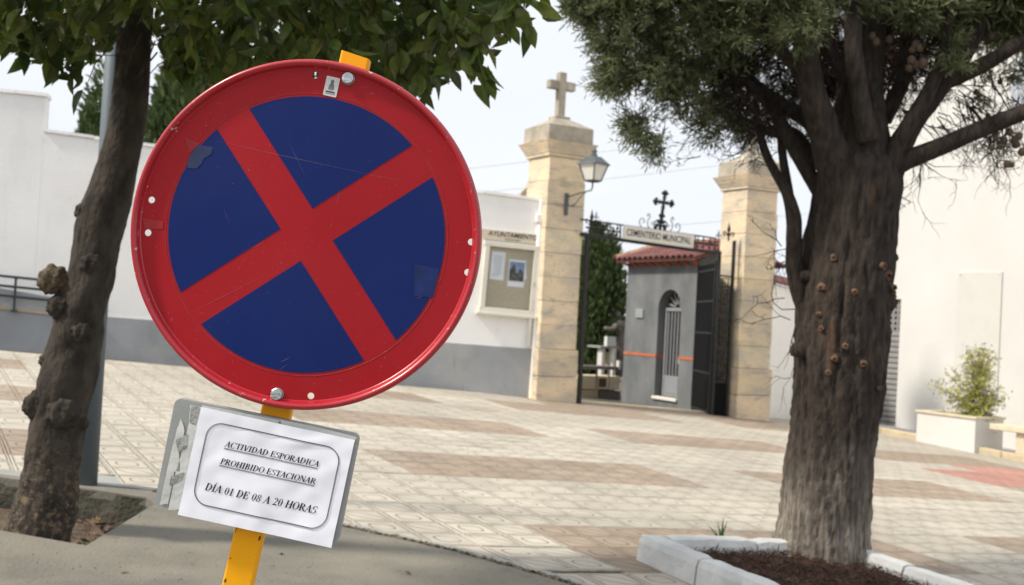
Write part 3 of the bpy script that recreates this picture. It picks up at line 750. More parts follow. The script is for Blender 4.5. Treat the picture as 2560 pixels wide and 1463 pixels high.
# lettered plate
tl, tr, bl = gq(1558.5, 562, .03), gq(1734, 590, .03), gq(1558, 597, .03)
pc = (tl + gq(1732.5, 622, .03)) / 2; plw = (tr - tl).length / 2; plh = (tl - bl).length / 2
mb = MB(); mb.box(pc, BD, VD, BU, plw, .012, plh, .004); pl = mb.build('name_plate', 'cream_white', gate)
tm = text_on('CEMENTERIO MUNICIPAL', .165, pc - VD * .0145, BD, BU, 'ink', 'lettering', pl, .74, .0016)
mb = MB(); mb.box(pc - BU * (plh + .012) - VD * .004, BD, VD, BU, plw, .018, .012); mb.build('plate_edge', 'iron', pl)
def motif(mb, c, s):
    """small cast quatrefoil ornament"""
    for k in range(4):
        q = k * PI / 2
        mb.ball(c + BD * (math.cos(q) * .05 * s) + BU * (math.sin(q) * .06 * s), .026 * s, 6, 4)
    mb.ball(c, .02 * s, 6, 4); mb.tube([c - BU * .13 * s, c + BU * .13 * s], .008, 5); mb.tube([c - BD * .09 * s, c + BD * .09 * s], .006, 5)
    mb.ball(c + BU * .12 * s, .016 * s, 6, 4)
for u in (1474, 1489, 1508, 1526, 1543, 1744, 1758, 1774, 1787):
    mb = MB(); f_ = (u - 1466) / (1786 - 1466); c = gq(u, (550 + 587) / 2 + 44.5 * f_); motif(mb, c, .95)
    mb.build('beam_ornament', 'iron', gate, True)
for u in (1499, 1551, 1738):
    f_ = (u - 1466) / 320; mb = MB(); mb.tube([gq(u, 550 + 45 * f_), gq(u, 587 + 45 * f_)], .014, 6); mb.build('beam_bar', 'iron', gate)
# crest: cross with floral base and scrolls
mb = MB()
cb, ct = gq(1649, 578), gq(1664, 476); up = (ct - cb); L = up.length; up.normalize(); cr = BD
mb.tube([cb, cb + up * L * .97], .029, 8)
cc = cb + up * L * .70
mb.tube([cc - cr * .19, cc + cr * .19], .027, 8)
for e_, o_ in ((cc - cr * .19, -cr), (cc + cr * .19, cr), (cb + up * L * .95, up)):
    s_ = up if abs(o_.dot(cr)) > .5 else cr
    mb.ball(e_, .042, 8, 5); mb.ball(e_ + s_ * .042 - o_ * .02, .033, 6, 4); mb.ball(e_ - s_ * .042 - o_ * .02, .033, 6, 4)
for k in range(8):
    q = k * PI / 4 + .39; mb.tube([cc, cc + cr * math.cos(q) * .12 + up * math.sin(q) * .12], [.010, .004], 5)
mb.build('crest_cross', 'iron', gate, True)
mb = MB()
for s_, z_ in ((.0, .02), (.075, .10), (-.075, .10), (.05, .17), (-.05, .17), (0, .22), (.10, .05), (-.10, .05), (.03, .28), (-.03, .28)):
    mb.ball(cb + cr * s_ + up * z_, .036, 7, 5, (1, .6, 1))
for sg in (-1, 1):
    mb.tube([Vector(p) for p in smooth_path([tuple(cb + cr * sg * x + up * z) for x, z in ((.04, .0), (.12, .06), (.13, .15), (.07, .2))], 4)], .012, 5)
mb.build('crest_base', 'iron', gate, True)
def scroll(c, sg, pts, r=.008):
    mb = MB(); mb.tube([Vector(p) for p in smooth_path([tuple(c + BD * sg * x + BU * z) for x, z in pts], 5)], r, 5); mb.build('crest_scroll', 'iron', gate, True)
for sg in (-1, 1):
    c = cb + BD * sg * .10 - BU * .01
    scroll(c, sg, [(.0, .0), (.08, .01), (.16, .08), (.17, .17), (.13, .23), (.15, .29), (.19, .27), (.17, .24)])
    scroll(c, sg, [(.12, .01), (.26, .02), (.34, .09), (.33, .17), (.27, .19), (.24, .14), (.28, .12)])
    scroll(c, sg, [(.02, .12), (.06, .16), (.10, .13), (.07, .10), (.05, .13)], .006)
# finials on the beam
def finial(c, s, nm='finial'):
    mb = MB(); mb.lathe([(.02 * s, 0), (.02 * s, .10 * s), (.05 * s, .13 * s), (.05 * s, .16 * s), (.02 * s, .19 * s), (.045 * s, .26 * s), (.025 * s, .34 * s), (.002, .45 * s)], c, UD, VD, ZD, 8)
    for sg in (-1, 1):
        mb.tube([Vector(p) for p in smooth_path([tuple(c + BD * sg * x * s + ZD * z * s) for x, z in ((.02, .12), (.10, .20), (.15, .19), (.14, .13), (.10, .12))], 4)], .016 * s, 5)
    mb.build(nm, 'iron', gate, True)
finial(gq(1478, 572), .0 + .75); finial(gq(1490, 551), .35); finial(gq(1796, 598), .38); finial(gq(1821, 602), .78)
# left post and right post, fixed openwork panel
def gpost(u0, v0, u1, r, nm='gate_post'):
    p = gq(u0, v0); q = W(*AB(p)); q.z = gz(q.x, q.y) - .03
    mb = MB(); mb.box((p + q) / 2, UD, VD, ZD, r, r, (p.z - q.z) / 2, .004); mb.build(nm, 'iron', gate); return p, q
gpost(1469, 588, 1442, .033)
pa, qa = gpost(1800, 628, 1776, .022); pb, qb = gpost(1836, 602, 1822, .026)
hgt = pb.z - qb.z
wd = (Vector((pb.x, pb.y, 0)) - Vector((pa.x, pa.y, 0))).length
mid = (Vector((pa.x, pa.y, 0)) + Vector((pb.x, pb.y, 0))) / 2; z0 = (qa.z + qb.z) / 2
mb = MB(); mb.box(mid + ZD * (z0 + .33), UD, VD, ZD, wd / 2 - .02, .015, .31, .003); mb.build('solid_panel', 'iron_sheet', gate)
for z in (.66, 1.25, 1.30, 1.86, 1.91, 2.42, 2.62):
    mb = MB(); mb.box(mid + ZD * (z0 + z), UD, VD, ZD, wd / 2 - .02, .012, .014); mb.build('panel_rail', 'iron', gate)
for zc_ in (.80, .95, 1.10, 1.42, 1.57, 1.72, 2.03, 2.16, 2.29):
    mb = MB(); c = mid + ZD * (z0 + zc_); r_ = wd * .27
    ring = [c + UD * math.cos(q * PI / 6) * r_ + ZD * math.sin(q * PI / 6) * .075 for q in range(13)]
    mb.tube(ring, .011, 5, False); mb.tube([c - UD * wd * .42, c - UD * r_], .009, 5); mb.tube([c + UD * wd * .42, c + UD * r_], .009, 5)
    mb.ball(c, .022, 6, 4); mb.build('panel_ornament', 'iron', gate, True)
for sg in (-1, 1):
    mb = MB(); mb.box(mid + UD * sg * wd * .22 + ZD * (z0 + 1.6), UD, VD, ZD, .008, .008, .98); mb.build('panel_bar', 'iron', gate)
# open leaf folded back beside the chapel
hp = Wz(*AB(qa), 0); la, lbb = AB(qa)
e0 = Wz(la - .02, lbb + .06, 0); e1 = Wz(13.69, 17.92, 0); ld = (e1 - e0).normalized(); ln = Vector((-ld.y, ld.x, 0)); Ll = (e1 - e0).length
zl0 = gz(e1.x, e1.y) + .05; zl1 = zl0 + 2.85
leaf_c = (e0 + e1) / 2
mb = MB(); mb.box(leaf_c + ZD * ((zl0 + zl1) / 2), ld, ln, ZD, Ll / 2 - .03, .006, (zl1 - zl0) / 2 - .04); mb.build('leaf_sheet', 'iron_sheet', gate)
for e_ in (-1, 1):
    mb = MB(); mb.box(leaf_c + ld * e_ * (Ll / 2 - .02) + ZD * ((zl0 + zl1) / 2), ld, ln, ZD, .022, .018, (zl1 - zl0) / 2, .003); mb.build('leaf_stile', 'iron', gate)
for z in (.03, .75, 1.5, 2.1, 2.69):
    mb = MB(); mb.box(leaf_c + ZD * (zl0 + z), ld, ln, ZD, Ll / 2 - .042, .015, .02, .003); mb.build('leaf_rail', 'iron', gate)
for k in range(9):
    mb = MB(); mb.box(leaf_c + ld * (-.48 + .12 * k) - ln * .012 + ZD * ((zl0 + zl1) / 2), ld, ln, ZD, .007, .006, (zl1 - zl0) / 2 - .05); mb.build('leaf_bar', 'iron', gate)
for z in (1.0, 1.55, 2.1):
    mb = MB(); mb.tube([qa + ZD * z, qa + ZD * (z + .10)], .035, 8); mb.build('hinge', 'iron', gate)
# threshold
mb = MB(); mb.prism([W(9.9, 16.75, -.02), W(13.6, 16.75, -.02), W(13.6, 17.25, -.02), W(9.9, 17.25, -.02)], ZD * .045); th_ = mb.build('threshold', 'kerb_tan', gate)

# ------------------------------------------------------------------ grey chapel behind the gate
CA, CB0, CB1 = 13.75, 18.0, 20.5
ch = thing('chapel', W(CA + .9, 19.1), 'small grey chapel with tiled roof and arched doorway behind the gate', 'building')
cz0 = W(CA, CB1).z - .12; cz1 = 2.80
nb0, nb1, nspring = 18.5, 19.29, 1.82; ncb = (nb0 + nb1) / 2; nr = (nb1 - nb0) / 2; sillz = W(CA, ncb).z + .17
# front wall with arched opening, as a ring of quads
mb = MB()
def cw(b, z, off=0.0): return Wz(CA + off, b, z)
arch = [(nb0, sillz)] + [(ncb - nr * math.cos(PI * k / 16), nspring + nr * math.sin(PI * k / 16)) for k in range(17)] + [(nb1, sillz)]
outl = [(CB0, cz0)]
for k in range(17):
    if k <= 4: outl.append((CB0, nspring + (cz1 - nspring) * k / 4))
    elif k <= 12: outl.append((CB0 + (CB1 - CB0) * (k - 4) / 8, cz1))
    else: outl.append((CB1, cz1 - (cz1 - nspring) * (k - 12) / 4))
outl.append((CB1, cz0)); n = len(arch)
mb.add([cw(b_, z_) for b_, z_ in arch] + [cw(b_, z_) for b_, z_ in outl], [(i, i + 1, n + i + 1, n + i) for i in range(n - 1)])
mb.add([cw(nb0, sillz), cw(nb1, sillz), cw(CB1, cz0), cw(CB0, cz0)], [(0, 1, 2, 3)])
# reveals
mb.add([cw(b_, z_) for b_, z_ in arch] + [cw(b_, z_, .24) for b_, z_ in arch], [(i, i + 1, n + i + 1, n + i) for i in range(n - 1)])
# other walls
mb.add([cw(CB0, cz0), cw(CB0, cz1), cw(CB0, 3.18, .95), cw(CB0, cz1, 1.9), cw(CB0, cz0, 1.9)], [(0, 1, 2, 3, 4)])
mb.add([cw(CB1, cz0), cw(CB1, cz1), cw(CB1, 3.18, .95), cw(CB1, cz1, 1.9), cw(CB1, cz0, 1.9)], [(0, 1, 2, 3, 4)])
mb.add([cw(CB0, cz0, 1.9), cw(CB0, cz1, 1.9), cw(CB1, cz1, 1.9), cw(CB1, cz0, 1.9)], [(0, 1, 2, 3)])
mb.build('wall', 'chapel_grey', ch, fixn=False)
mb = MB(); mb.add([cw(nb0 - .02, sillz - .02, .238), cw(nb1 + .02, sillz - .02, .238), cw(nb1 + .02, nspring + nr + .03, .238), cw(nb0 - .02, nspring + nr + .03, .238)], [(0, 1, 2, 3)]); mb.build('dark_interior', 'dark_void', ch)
# door
dz0 = sillz + .03; dz1 = nspring
dr = []
mb = MB(); mb.box(cw(ncb - .02, dz0 + .22, .19), VD, UD, ZD, nr - .07, .02, .22, .006); door = mb.build('door', 'door_white', ch)
mb = MB(); mb.box(cw(ncb - .02, dz0 + .22, .168), VD, UD, ZD, nr - .16, .006, .14, .005); mb.build('door_panel', 'door_white', door)
for sg in (-1, 1):
    mb = MB(); mb.box(cw(ncb - .02 + sg * (nr - .045), (dz0 + dz1) / 2, .19), VD, UD, ZD, .025, .025, (dz1 - dz0) / 2); mb.build('door_stile', 'door_white', door)
mb = MB(); mb.box(cw(ncb - .02, dz1 - .01, .185), VD, UD, ZD, nr - .02, .03, .035); mb.build('door_rail', 'door_white', door)
for k in range(6):
    mb = MB(); mb.box(cw(ncb - .02 - (nr - .12) + k * (nr - .12) * .4, (dz0 + .44 + dz1) / 2, .19), VD, UD, ZD, .017, .012, (dz1 - dz0 - .44) / 2); mb.build('door_bar', 'door_white', door)
for k in range(7):
    q = PI * (k + .5) / 7; c = cw(ncb - .02, dz1 + .03, .19); d_ = VD * math.cos(q) + ZD * math.sin(q); s_ = d_.cross(UD).normalized()
    mb = MB(); mb.prism([c + d_ * .07 - s_ * .008, c + d_ * .07 + s_ * .008, c + d_ * (nr - .06) + s_ * .03, c + d_ * (nr - .06) - s_ * .03], UD * .015); mb.build('fanlight_ray', 'door_white', door)
mb = MB(); mb.box(cw(ncb, sillz - .0, .02), VD, UD, ZD, nr + .03, .07, .03, .006); mb.build('door_sill', 'cream_white', ch)
mb = MB(); mb.box(cw(ncb - .24, dz0 + .78, .15), VD, UD, ZD, .05, .012, .08, .004); mb.build('lock_plate', 'cream_white', door)
for b_, e_ in (((CB0 + nb0) / 2, (nb0 - CB0) / 2), ((CB1 + nb1) / 2, (CB1 - nb1) / 2)):
    mb = MB(); mb.box(cw(b_, cz0 + 1.19, -.006), VD, UD, ZD, e_ - .002, .005, .028); mb.build('painted_stripe', 'orange_paint', ch)
mb = MB(); mb.box(cw(nb1 + .001, cz0 + 1.19, .11), UD, VD, ZD, .11, .004, .028); mb.build('painted_stripe', 'orange_paint', ch)
mb = MB(); mb.box(cw(19.95, 1.70, -.02), VD, UD, ZD, .14, .012, .10, .006); mb.build('wall_plaque', 'plate_grey', ch)
# barrel tile roof
ez = cz1 + .03; slope = math.atan2(3.18 - cz1, .95 + .22)
rowd = (UD * math.cos(slope) + ZD * math.sin(slope)); rn = (ZD * math.cos(slope) - UD * math.sin(slope))
def barrel(L, r0, r1):
    mb = MB(); N_ = 6; vs = []
    for s_, r_ in ((0, r0), (L, r1)):
        for k in range(N_ + 1):
            q = PI * k / N_; vs.append((s_, r_ * math.cos(q), r_ * math.sin(q) * .85))
        for k in range(N_ + 1):
            q = PI * k / N_; vs.append((s_, (r_ - .014) * math.cos(q), (r_ - .014) * math.sin(q) * .85))
    m = N_ + 1
    fs = [(k, k + 1, 2 * m + k + 1, 2 * m + k) for k in range(N_)] + [(m + k, 3 * m + k, 3 * m + k + 1, m + k + 1) for k in range(N_)] + [(k, m + k, m + k + 1, k + 1) for k in range(N_)]
    mb.add(vs, fs); return mb.mesh('roof_tile', 'roof_tile', True)
bt = barrel(.42, .088, .075)
rs = thing('chapel_roof_frame', W(CA, 18), '', '') if False else None
mb = MB(); e_ = cw(CB0 - .2, ez, -.24); f_ = cw(CB1 + .14, ez, -.24)
mb.prism([e_, f_, f_ + rowd * 1.48, e_ + rowd * 1.48], -rn * .05); roof = mb.build('roof', 'roof_tile', ch)
e2 = cw(CB0 - .2, ez, 2.14); f2 = cw(CB1 + .14, ez, 2.14); rowd2 = (-UD * math.cos(slope) + ZD * math.sin(slope))
mb = MB(); mb.prism([e2, f2, f2 + rowd2 * 1.48, e2 + rowd2 * 1.48], (UD * -math.sin(slope) - ZD * math.cos(slope)) * .05); mb.build('roof_back', 'roof_tile', roof)
ncol = 15
for c_i in range(ncol):
    bb = CB0 - .13 + c_i * (CB1 - CB0 + .24) / (ncol - 1)
    for r_i in range(4):
        o_ = cw(bb, ez, -.28) + rowd * (r_i * .355) + rn * (.004 + r_i * .0)
        M = frame_matrix(o_ + VD * rnd.uniform(-.006, .006), rowd, VD, rn)
        place('roof_tile', bt, roof, M)
rt = barrel(.36, .10, .09); rt.materials.clear(); rt.materials.append(MATS['ridge_tile'])
for k in range(9):
    o_ = cw(CB0 - .2, ez, -.24) + rowd * 1.49 + VD * (k * .31) + ZD * .0
    place('ridge_tile', rt, roof, frame_matrix(o_, VD, -UD, ZD))
for k in range(4):   # verge tiles on the far gable
    o_ = f_ + rowd * (k * .36) + rn * .045
    place('ridge_tile', rt, roof, frame_matrix(o_, rowd, VD, rn))
for k in range(9):
    bb = CB0 + .05 + k * (CB1 - CB0 - .1) / 8
    mb = MB(); mb.prism([cw(bb - .03, ez - .06, -.21), cw(bb - .03, ez - .10, -.05), cw(bb - .03, ez - .16, .01), cw(bb - .03, ez - .03, .01), ], VD * .06); mb.build('rafter_end', 'orange_paint', ch)

# ------------------------------------------------------------------ wall right of the gate, white house, shutter
rw = thing('cemetery_wall', W(15.5, 16.9), 'white cemetery wall right of the gate behind the cypress', 'wall')
mb = MB(); zt = 2.45
p, q = W(14.22, 16.80, -.05), W(18.2, 18.3, -.05)
mb.prism([p, q, Vector((q.x, q.y, zt - .25)), Vector((p.x, p.y, zt))], VD * .3); mb.build('wall_panel', 'white_wall', rw)
mb = MB(); p, q = Wz(14.22, 16.73, zt), Wz(18.2, 18.23, zt - .25)
mb.prism([p, q, q + VD * .22 + ZD * .16, p + VD * .22 + ZD * .16], ZD * .05); mb.build('coping_tiles', 'roof_tile', rw)
FA = 18.15                         # facade plane of the white house
hs_ = thing('white_house', W(FA + 2, 14), 'tall sunlit white house wall on the right edge of the square', 'building')
mb = MB(); sb0, sb1 = 0, 0
fp = Wz(FA, 14, 0)
def fq(u, v): return on_plane(u, v, fp, UD)
# shutter opening between these two pixels on the facade
bS1 = AB(fq(2246, 900))[1]; bS0 = AB(fq(2165, 900))[1]; zsh = fq(2253, 748).z; zg = lambda b: W(FA, b).z
def fw(b, z, off=0.0): return Wz(FA + off, b, z)
HB0, HB1, HT = 2.0, 18.6, 8.5
mb.add([fw(HB0, -2), fw(bS1, -2), fw(bS1, HT), fw(HB0, HT)], [(0, 1, 2, 3)])
mb.add([fw(bS1, zsh), fw(bS0, zsh), fw(bS0, HT), fw(bS1, HT)], [(0, 1, 2, 3)])
mb.add([fw(bS0, -2), fw(HB1, -2), fw(HB1, HT), fw(bS0, HT)], [(0, 1, 2, 3)])
mb.add([fw(bS1, -2), fw(bS1, zsh), fw(bS1, zsh, .12), fw(bS1, -2, .12)], [(0, 1, 2, 3)])
mb.add([fw(bS0, -2), fw(bS0, zsh), fw(bS0, zsh, .12), fw(bS0, -2, .12)], [(0, 1, 2, 3)])
mb.add([fw(bS1, zsh), fw(bS0, zsh), fw(bS0, zsh, .12), fw(bS1, zsh, .12)], [(0, 1, 2, 3)])
mb.add([fw(HB1, -2), fw(HB1, HT), fw(HB1, HT, 6), fw(HB1, -2, 6)], [(0, 1, 2, 3)]); mb.add([fw(HB0, -2), fw(HB0, HT), fw(HB0, HT, 6), fw(HB0, -2, 6)], [(0, 1, 2, 3)])
mb.add([fw(HB0, HT), fw(HB1, HT), fw(HB1, HT, 6), fw(HB0, HT, 6)], [(0, 1, 2, 3)])
mb.build('wall', 'warm_white', hs_, fixn=False)
sh0 = zg(bS0) + .02; nsl = 24; pitch_ = (zsh - sh0) / nsl
for k in range(nsl):
    mb = MB(); z = sh0 + pitch_ * (k + .5); bc = (bS0 + bS1) / 2; hwid = (bS0 - bS1) / 2 - .004
    if k < nsl - 6:
        mb.prism([fw(bc - hwid, z - pitch_ * .47, .085), fw(bc - hwid, z - pitch_ * .2, .065), fw(bc - hwid, z + pitch_ * .3, .07), fw(bc - hwid, z + pitch_ * .47, .088)], VD * 2 * hwid); mb.build('shutter_slat', 'shutter', hs_)
    else:      # perforated slats
        for s_ in (-1, 1): mb.box(fw(bc, z + s_ * pitch_ * .36, .08), VD, UD, ZD, hwid, .006, pitch_ * .12)
        nn_ = 7
        for j in range(nn_ + 1): mb.box(fw(bc - hwid + 2 * hwid * j / nn_, z, .08), VD, UD, ZD, .03, .006, pitch_ * .24)
        mb.build('shutter_slat', 'shutter', hs_)
mb = MB(); mb.box(fw((bS0 + bS1) / 2, (sh0 + zsh) / 2, .2), VD, UD, ZD, (bS0 - bS1) / 2 + .02, .01, (zsh - sh0) / 2 + .02); mb.build('shutter_void', 'dark_void', hs_)
# perforated vent panel on the facade
pa_, pb_, pc_ = fq(2398, 681), fq(2508, 679), fq(2388, 1000); ba, bb_ = AB(pa_)[1], AB(pb_)[1]
pcz = (pa_.z + pc_.z) / 2; hh_ = (pa_.z - pc_.z) / 2; vent = thing('vent_panel', Wz(FA - .01, (ba + bb_) / 2, pc_.z), 'cream perforated metal panel fixed on the white house wall', 'panel')
mat('panel_cream', (.625, .612, .575), .7, .02, 4)
t, b = nodes_of('panel_cream'); co_ = t.nodes.new('ShaderNodeTexCoord')
vor = t.nodes.new('ShaderNodeTexVoronoi'); vor.inputs['Scale'].default_value = 26; vor.inputs['Randomness'].default_value = 0.0
m_ = t.nodes.new('ShaderNodeMapping'); m_.inputs['Rotation'].default_value = (0, 0, -TH); t.links.new(co_.outputs['Object'], m_.inputs[0]); t.links.new(m_.outputs[0], vor.inputs[0])
hole = X(t, vor.outputs['Distance']).ss(.22, .3); t.links.new(mixc(t, hole, (.47, .455, .41), b.inputs['Base Color'].links[0].from_socket), b.inputs['Base Color'])
mb = MB(); mb.box(Wz(FA - .016, (ba + bb_) / 2, pcz), VD, UD, ZD, abs(ba - bb_) / 2, .012, hh_, .004); mb.build('perforated_sheet', 'panel_cream', vent)
for sb in (-1, 1):
    for sz in (-1, 1):
        mb = MB(); mb.ball(Wz(FA - .03, (ba + bb_) / 2 + sb * (abs(ba - bb_) / 2 - .06), pcz + sz * (hh_ - .06)), .014, 8, 5); mb.build('screw', 'zinc', vent, True)
# window at the upper right edge
wa, wb2 = fq(2534, 150), fq(2640, 150); wlo = fq(2534, 268)
win = thing('house_window', wlo, 'pale blue window with rounded grille at the top right of the white wall', 'window')
b1_, b2_ = AB(wa)[1], AB(wb2)[1]; zc_ = (wa.z + wlo.z) / 2; hz_ = (wa.z - wlo.z) / 2
mb = MB(); mb.box(Wz(FA - .02, (b1_ + b2_) / 2, zc_), VD, UD, ZD, abs(b1_ - b2_) / 2, .015, hz_, .01); mb.build('window_pane', 'window_blue', win)
for k in range(7):
    mb = MB(); bq = b1_ + (b2_ - b1_) * (k + .3) / 7; mb.tube([Wz(FA - .05, bq, zc_ - hz_), Wz(FA - .10, bq, zc_ - hz_ * .4), Wz(FA - .06, bq, zc_ + hz_)], .008, 6); mb.build('grille_bar', 'cream_white', win, True)
# pavement along the house with kerb stones
SA = 16.45
mb = MB(); pts = [(SA + .12, 3), (SA + .12, 17.4), (FA + .13, 17.9), (FA + .13, 3)]
mb.prism([W(a, b, -.05) for a, b in pts], ZD * .165); sw = struct(mb.build('pavement', 'sidewalk')); sw['label'] = 'narrow grey pavement along the white house'
for k in range(15):
    b0_ = 3 + k * .9; mb = MB(); c = W(SA + .05, b0_ + .45); x = (W(SA, b0_ + .9) - W(SA, b0_)).normalized()
    mb.box(c + ZD * .03, x, UD, ZD, .446, .066, .09, .012); mb.build('kerb_stone', 'kerb_tan', sw)
# planter box with bush, bench
nc = on_plane(2436, 1117, W(0, 0, .115), NV); na, nb_ = AB(nc)
pbx = thing('planter_box', W(na + .36, nb_ + .64, .11), 'white masonry planter box holding a flowering bush', 'planter')
zpb = W(na, nb_).z + .10; hp_ = .49; zl_ = W(na, nb_ + 1.28).z
mb = MB()
for (a1, a2, b1, b2) in ((0, .72, 0, .09), (0, .72, 1.19, 1.28), (0, .09, .09, 1.19), (.63, .72, .09, 1.19)):
    mb.box(Wz(na + (a1 + a2) / 2, nb_ + (b1 + b2) / 2, zpb + hp_ / 2 - .05), UD, VD, ZD, (a2 - a1) / 2, (b2 - b1) / 2, hp_ / 2 + .05)
mb.build('box_wall', 'warm_white', pbx)
mb = MB()
for (a1, a2, b1, b2) in ((-.03, .75, -.03, .11), (-.03, .75, 1.17, 1.31), (-.03, .11, .111, 1.169), (.61, .75, .111, 1.169)):
    mb.box(Wz(na + (a1 + a2) / 2, nb_ + (b1 + b2) / 2, zpb + hp_ + .021), UD, VD, ZD, (a2 - a1) / 2, (b2 - b1) / 2, .02, .005)
mb.build('rim', 'bench_stone', pbx)
mb = MB(); mb.box(Wz(na + .36, nb_ + .64, zpb + hp_ - .12), UD, VD, ZD, .28, .56, .05); mb.build('earth_fill', 'soil', pbx)
bs = thing('stone_bench', W(na + .45, nb_ - 1.0, .11), 'low stone bench beside the white planter box', 'bench')
zbn = W(na, nb_ - .5).z + .10
mb = MB(); mb.box(Wz(na + .40, nb_ - 1.25, zbn + .405), UD, VD, ZD, .24, 1.1, .05, .012); mb.build('seat', 'bench_stone', bs)
for bb2 in (nb_ - .78, nb_ - 1.95):
    mb = MB(); mb.box(Wz(na + .42, bb2, zbn + .14), UD, VD, ZD, .17, .16, .21, .01); mb.build('leg', 'bench_stone', bs)
# the bush
rng = np.random.default_rng(11)
bc = Wz(na + .36, nb_ + .28, zpb + hp_); bush = thing('flowering_bush', bc - ZD * .05, 'loose green bush with pale violet flowers in the white planter box', 'bush')
mb = MB(); tips = []
for k in range(26):
    h = rng.uniform(.3, 1.38); sp = (1.45 - h) * .52 + .10
    d = UD * rng.normal() * sp * .5 + VD * rng.normal() * sp * .85
    if k == 0: d = VD * .85 + UD * -.2; h = .52
    p2 = bc + d + ZD * h; p1 = bc + d * .35 + ZD * h * .6
    mb.tube([bc + d * .08 - ZD * .1, p1, p2], [.012, .008, .004], 5); tips.append((bc + d * .08, p1, p2))
mb.build('stems', 'dry_stem', bush)
P, D, T_ = [], [], []
for k in range(3600):
    s_ = tips[rng.integers(len(tips))]; f = rng.random()
    q = s_[0].lerp(s_[1], f * 2) if f < .5 else s_[1].lerp(s_[2], f * 2 - 1)
    r_ = .20 * (1.1 - f * .5); P.append((q.x + rng.normal() * r_ * .6, q.y + rng.normal() * r_ * .6, q.z + rng.normal() * r_ * .6))
P = np.array(P); D = rng.normal(size=P.shape); D[:, 2] += .3; D /= np.linalg.norm(D, axis=1)[:, None]
stuff(place('foliage', blades_mesh('foliage', P[:3100], D[:3100], rng.uniform(.04, .10, 3100), rng.uniform(.016, .03, 3100), 'bush_green'), bush))
stuff(place('blossom', blades_mesh('blossom', P[3100:], D[3100:], rng.uniform(.03, .05, 500), rng.uniform(.03, .045, 500), 'bush_flower'), bush))
# ------------------------------------------------------------------ things inside the cemetery
# low cream wall, rail, shrine frame, statue
zM = 25.5
def mq(u, v, Z=zM): return pix(u, v, Z)
def vbox(mb, u0, u1, v0, v1, Z, depth, bev=0.0):
    a, b, c = mq(u0, v1, Z), mq(u1, v1, Z), mq((u0 + u1) / 2, v0, Z)
    m = (a + b) / 2; h = (c.z - m.z) / 2; w_ = (Vector((b.x, b.y, 0)) - Vector((a.x, a.y, 0))).length / 2
    mb.box(Vector((m.x, m.y, m.z + h)) + VD * depth / 2, UD, VD, ZD, w_ * 1.1, depth / 2, h, bev)
lw = thing('low_cream_wall', mq(1490, 1006), 'low cream garden wall with tomb slab inside the cemetery', 'wall')
mb = MB(); vbox(mb, 1440, 1552, 940, 973, zM, .5); mb.build('upper_course', 'cream', lw)
mb = MB(); vbox(mb, 1440, 1496, 974, 1012, zM, .5); mb.build('lower_course', 'cream', lw)
mb = MB(); vbox(mb, 1497, 1552, 978, 1012, zM + .2, .4); mb.build('stone_slab', 'statue', lw)
mb = MB(); vbox(mb, 1496, 1516, 946, 968, zM - .03, .02); mb.build('bronze_plate', 'cone', lw)
hr = thing('tomb_table', mq(1500, 970, 24.6), 'thin grey rail on posts in front of the cream wall', 'railing')
mb = MB(); vbox(mb, 1455, 1550, 916, 924, 24.6, .5); mb.build('top_bar', 'statue', hr)
for u in (1491, 1521):
    mb = MB(); vbox(mb, u - 1.5, u + 1.5, 924, 975, 24.6, .03); mb.build('post', 'statue', hr)
shr = thing('white_shrine', mq(1520, 925, 26.4), 'small white shrine with columns and slab below the statue', 'shrine')
mb = MB(); vbox(mb, 1500, 1548, 866, 871, 26.4, .6); mb.build('slab', 'plate_grey', shr)
for u in (1506, 1534):
    mb = MB(); vbox(mb, u - 4, u + 4, 871, 940, 26.4, .2); mb.build('column', 'warm_white', shr)
mb = MB(); vbox(mb, 1517, 1527, 880, 915, 26.7, .1); mb.build('figure_niche', 'cream', shr)
mb = MB(); vbox(mb, 1516, 1540, 842, 866, 26.4, .12); mb.build('tablet', 'warm_white', shr)
mb = MB(); vbox(mb, 1546, 1552, 902, 924, 26.2, .1); mb.build('white_vase', 'warm_white', shr)
stt = thing('bronze_statue', mq(1545, 925, 27.0), 'dark bronze statue of a stooping robed figure with outstretched hand', 'statue')
mb = MB(); zq = 27.0
body = [(1548, 940, 22), (1548, 900, 23), (1547, 870, 22), (1545, 845, 17), (1545, 825, 16), (1546, 812, 17), (1546, 803, 13), (1545, 798, 6), (1544, 794, 7), (1543, 788, 9.5), (1542, 781, 8), (1542, 776, 2)]
sp = smooth_path([(*mq(u, v, zq), r * zq / FPX) for u, v, r in body], 4)
mb.tube([Vector(p[:3]) for p in sp], [p[3] for p in sp], 12, jit=lambda f, q, p: 1 + .10 * math.sin(q * 5) * (1 - f))
arm = smooth_path([(*mq(1540, 812, zq - .15), .07), (*mq(1532, 823, zq - .25), .06), (*mq(1520, 822, zq - .3), .045), (*mq(1514, 821, zq - .3), .05), (*mq(1510, 820, zq - .3), .02)], 3)
mb.tube([Vector(p[:3]) for p in arm], [p[3] for p in arm], 8); mb.build('figure', 'statue', stt, True)

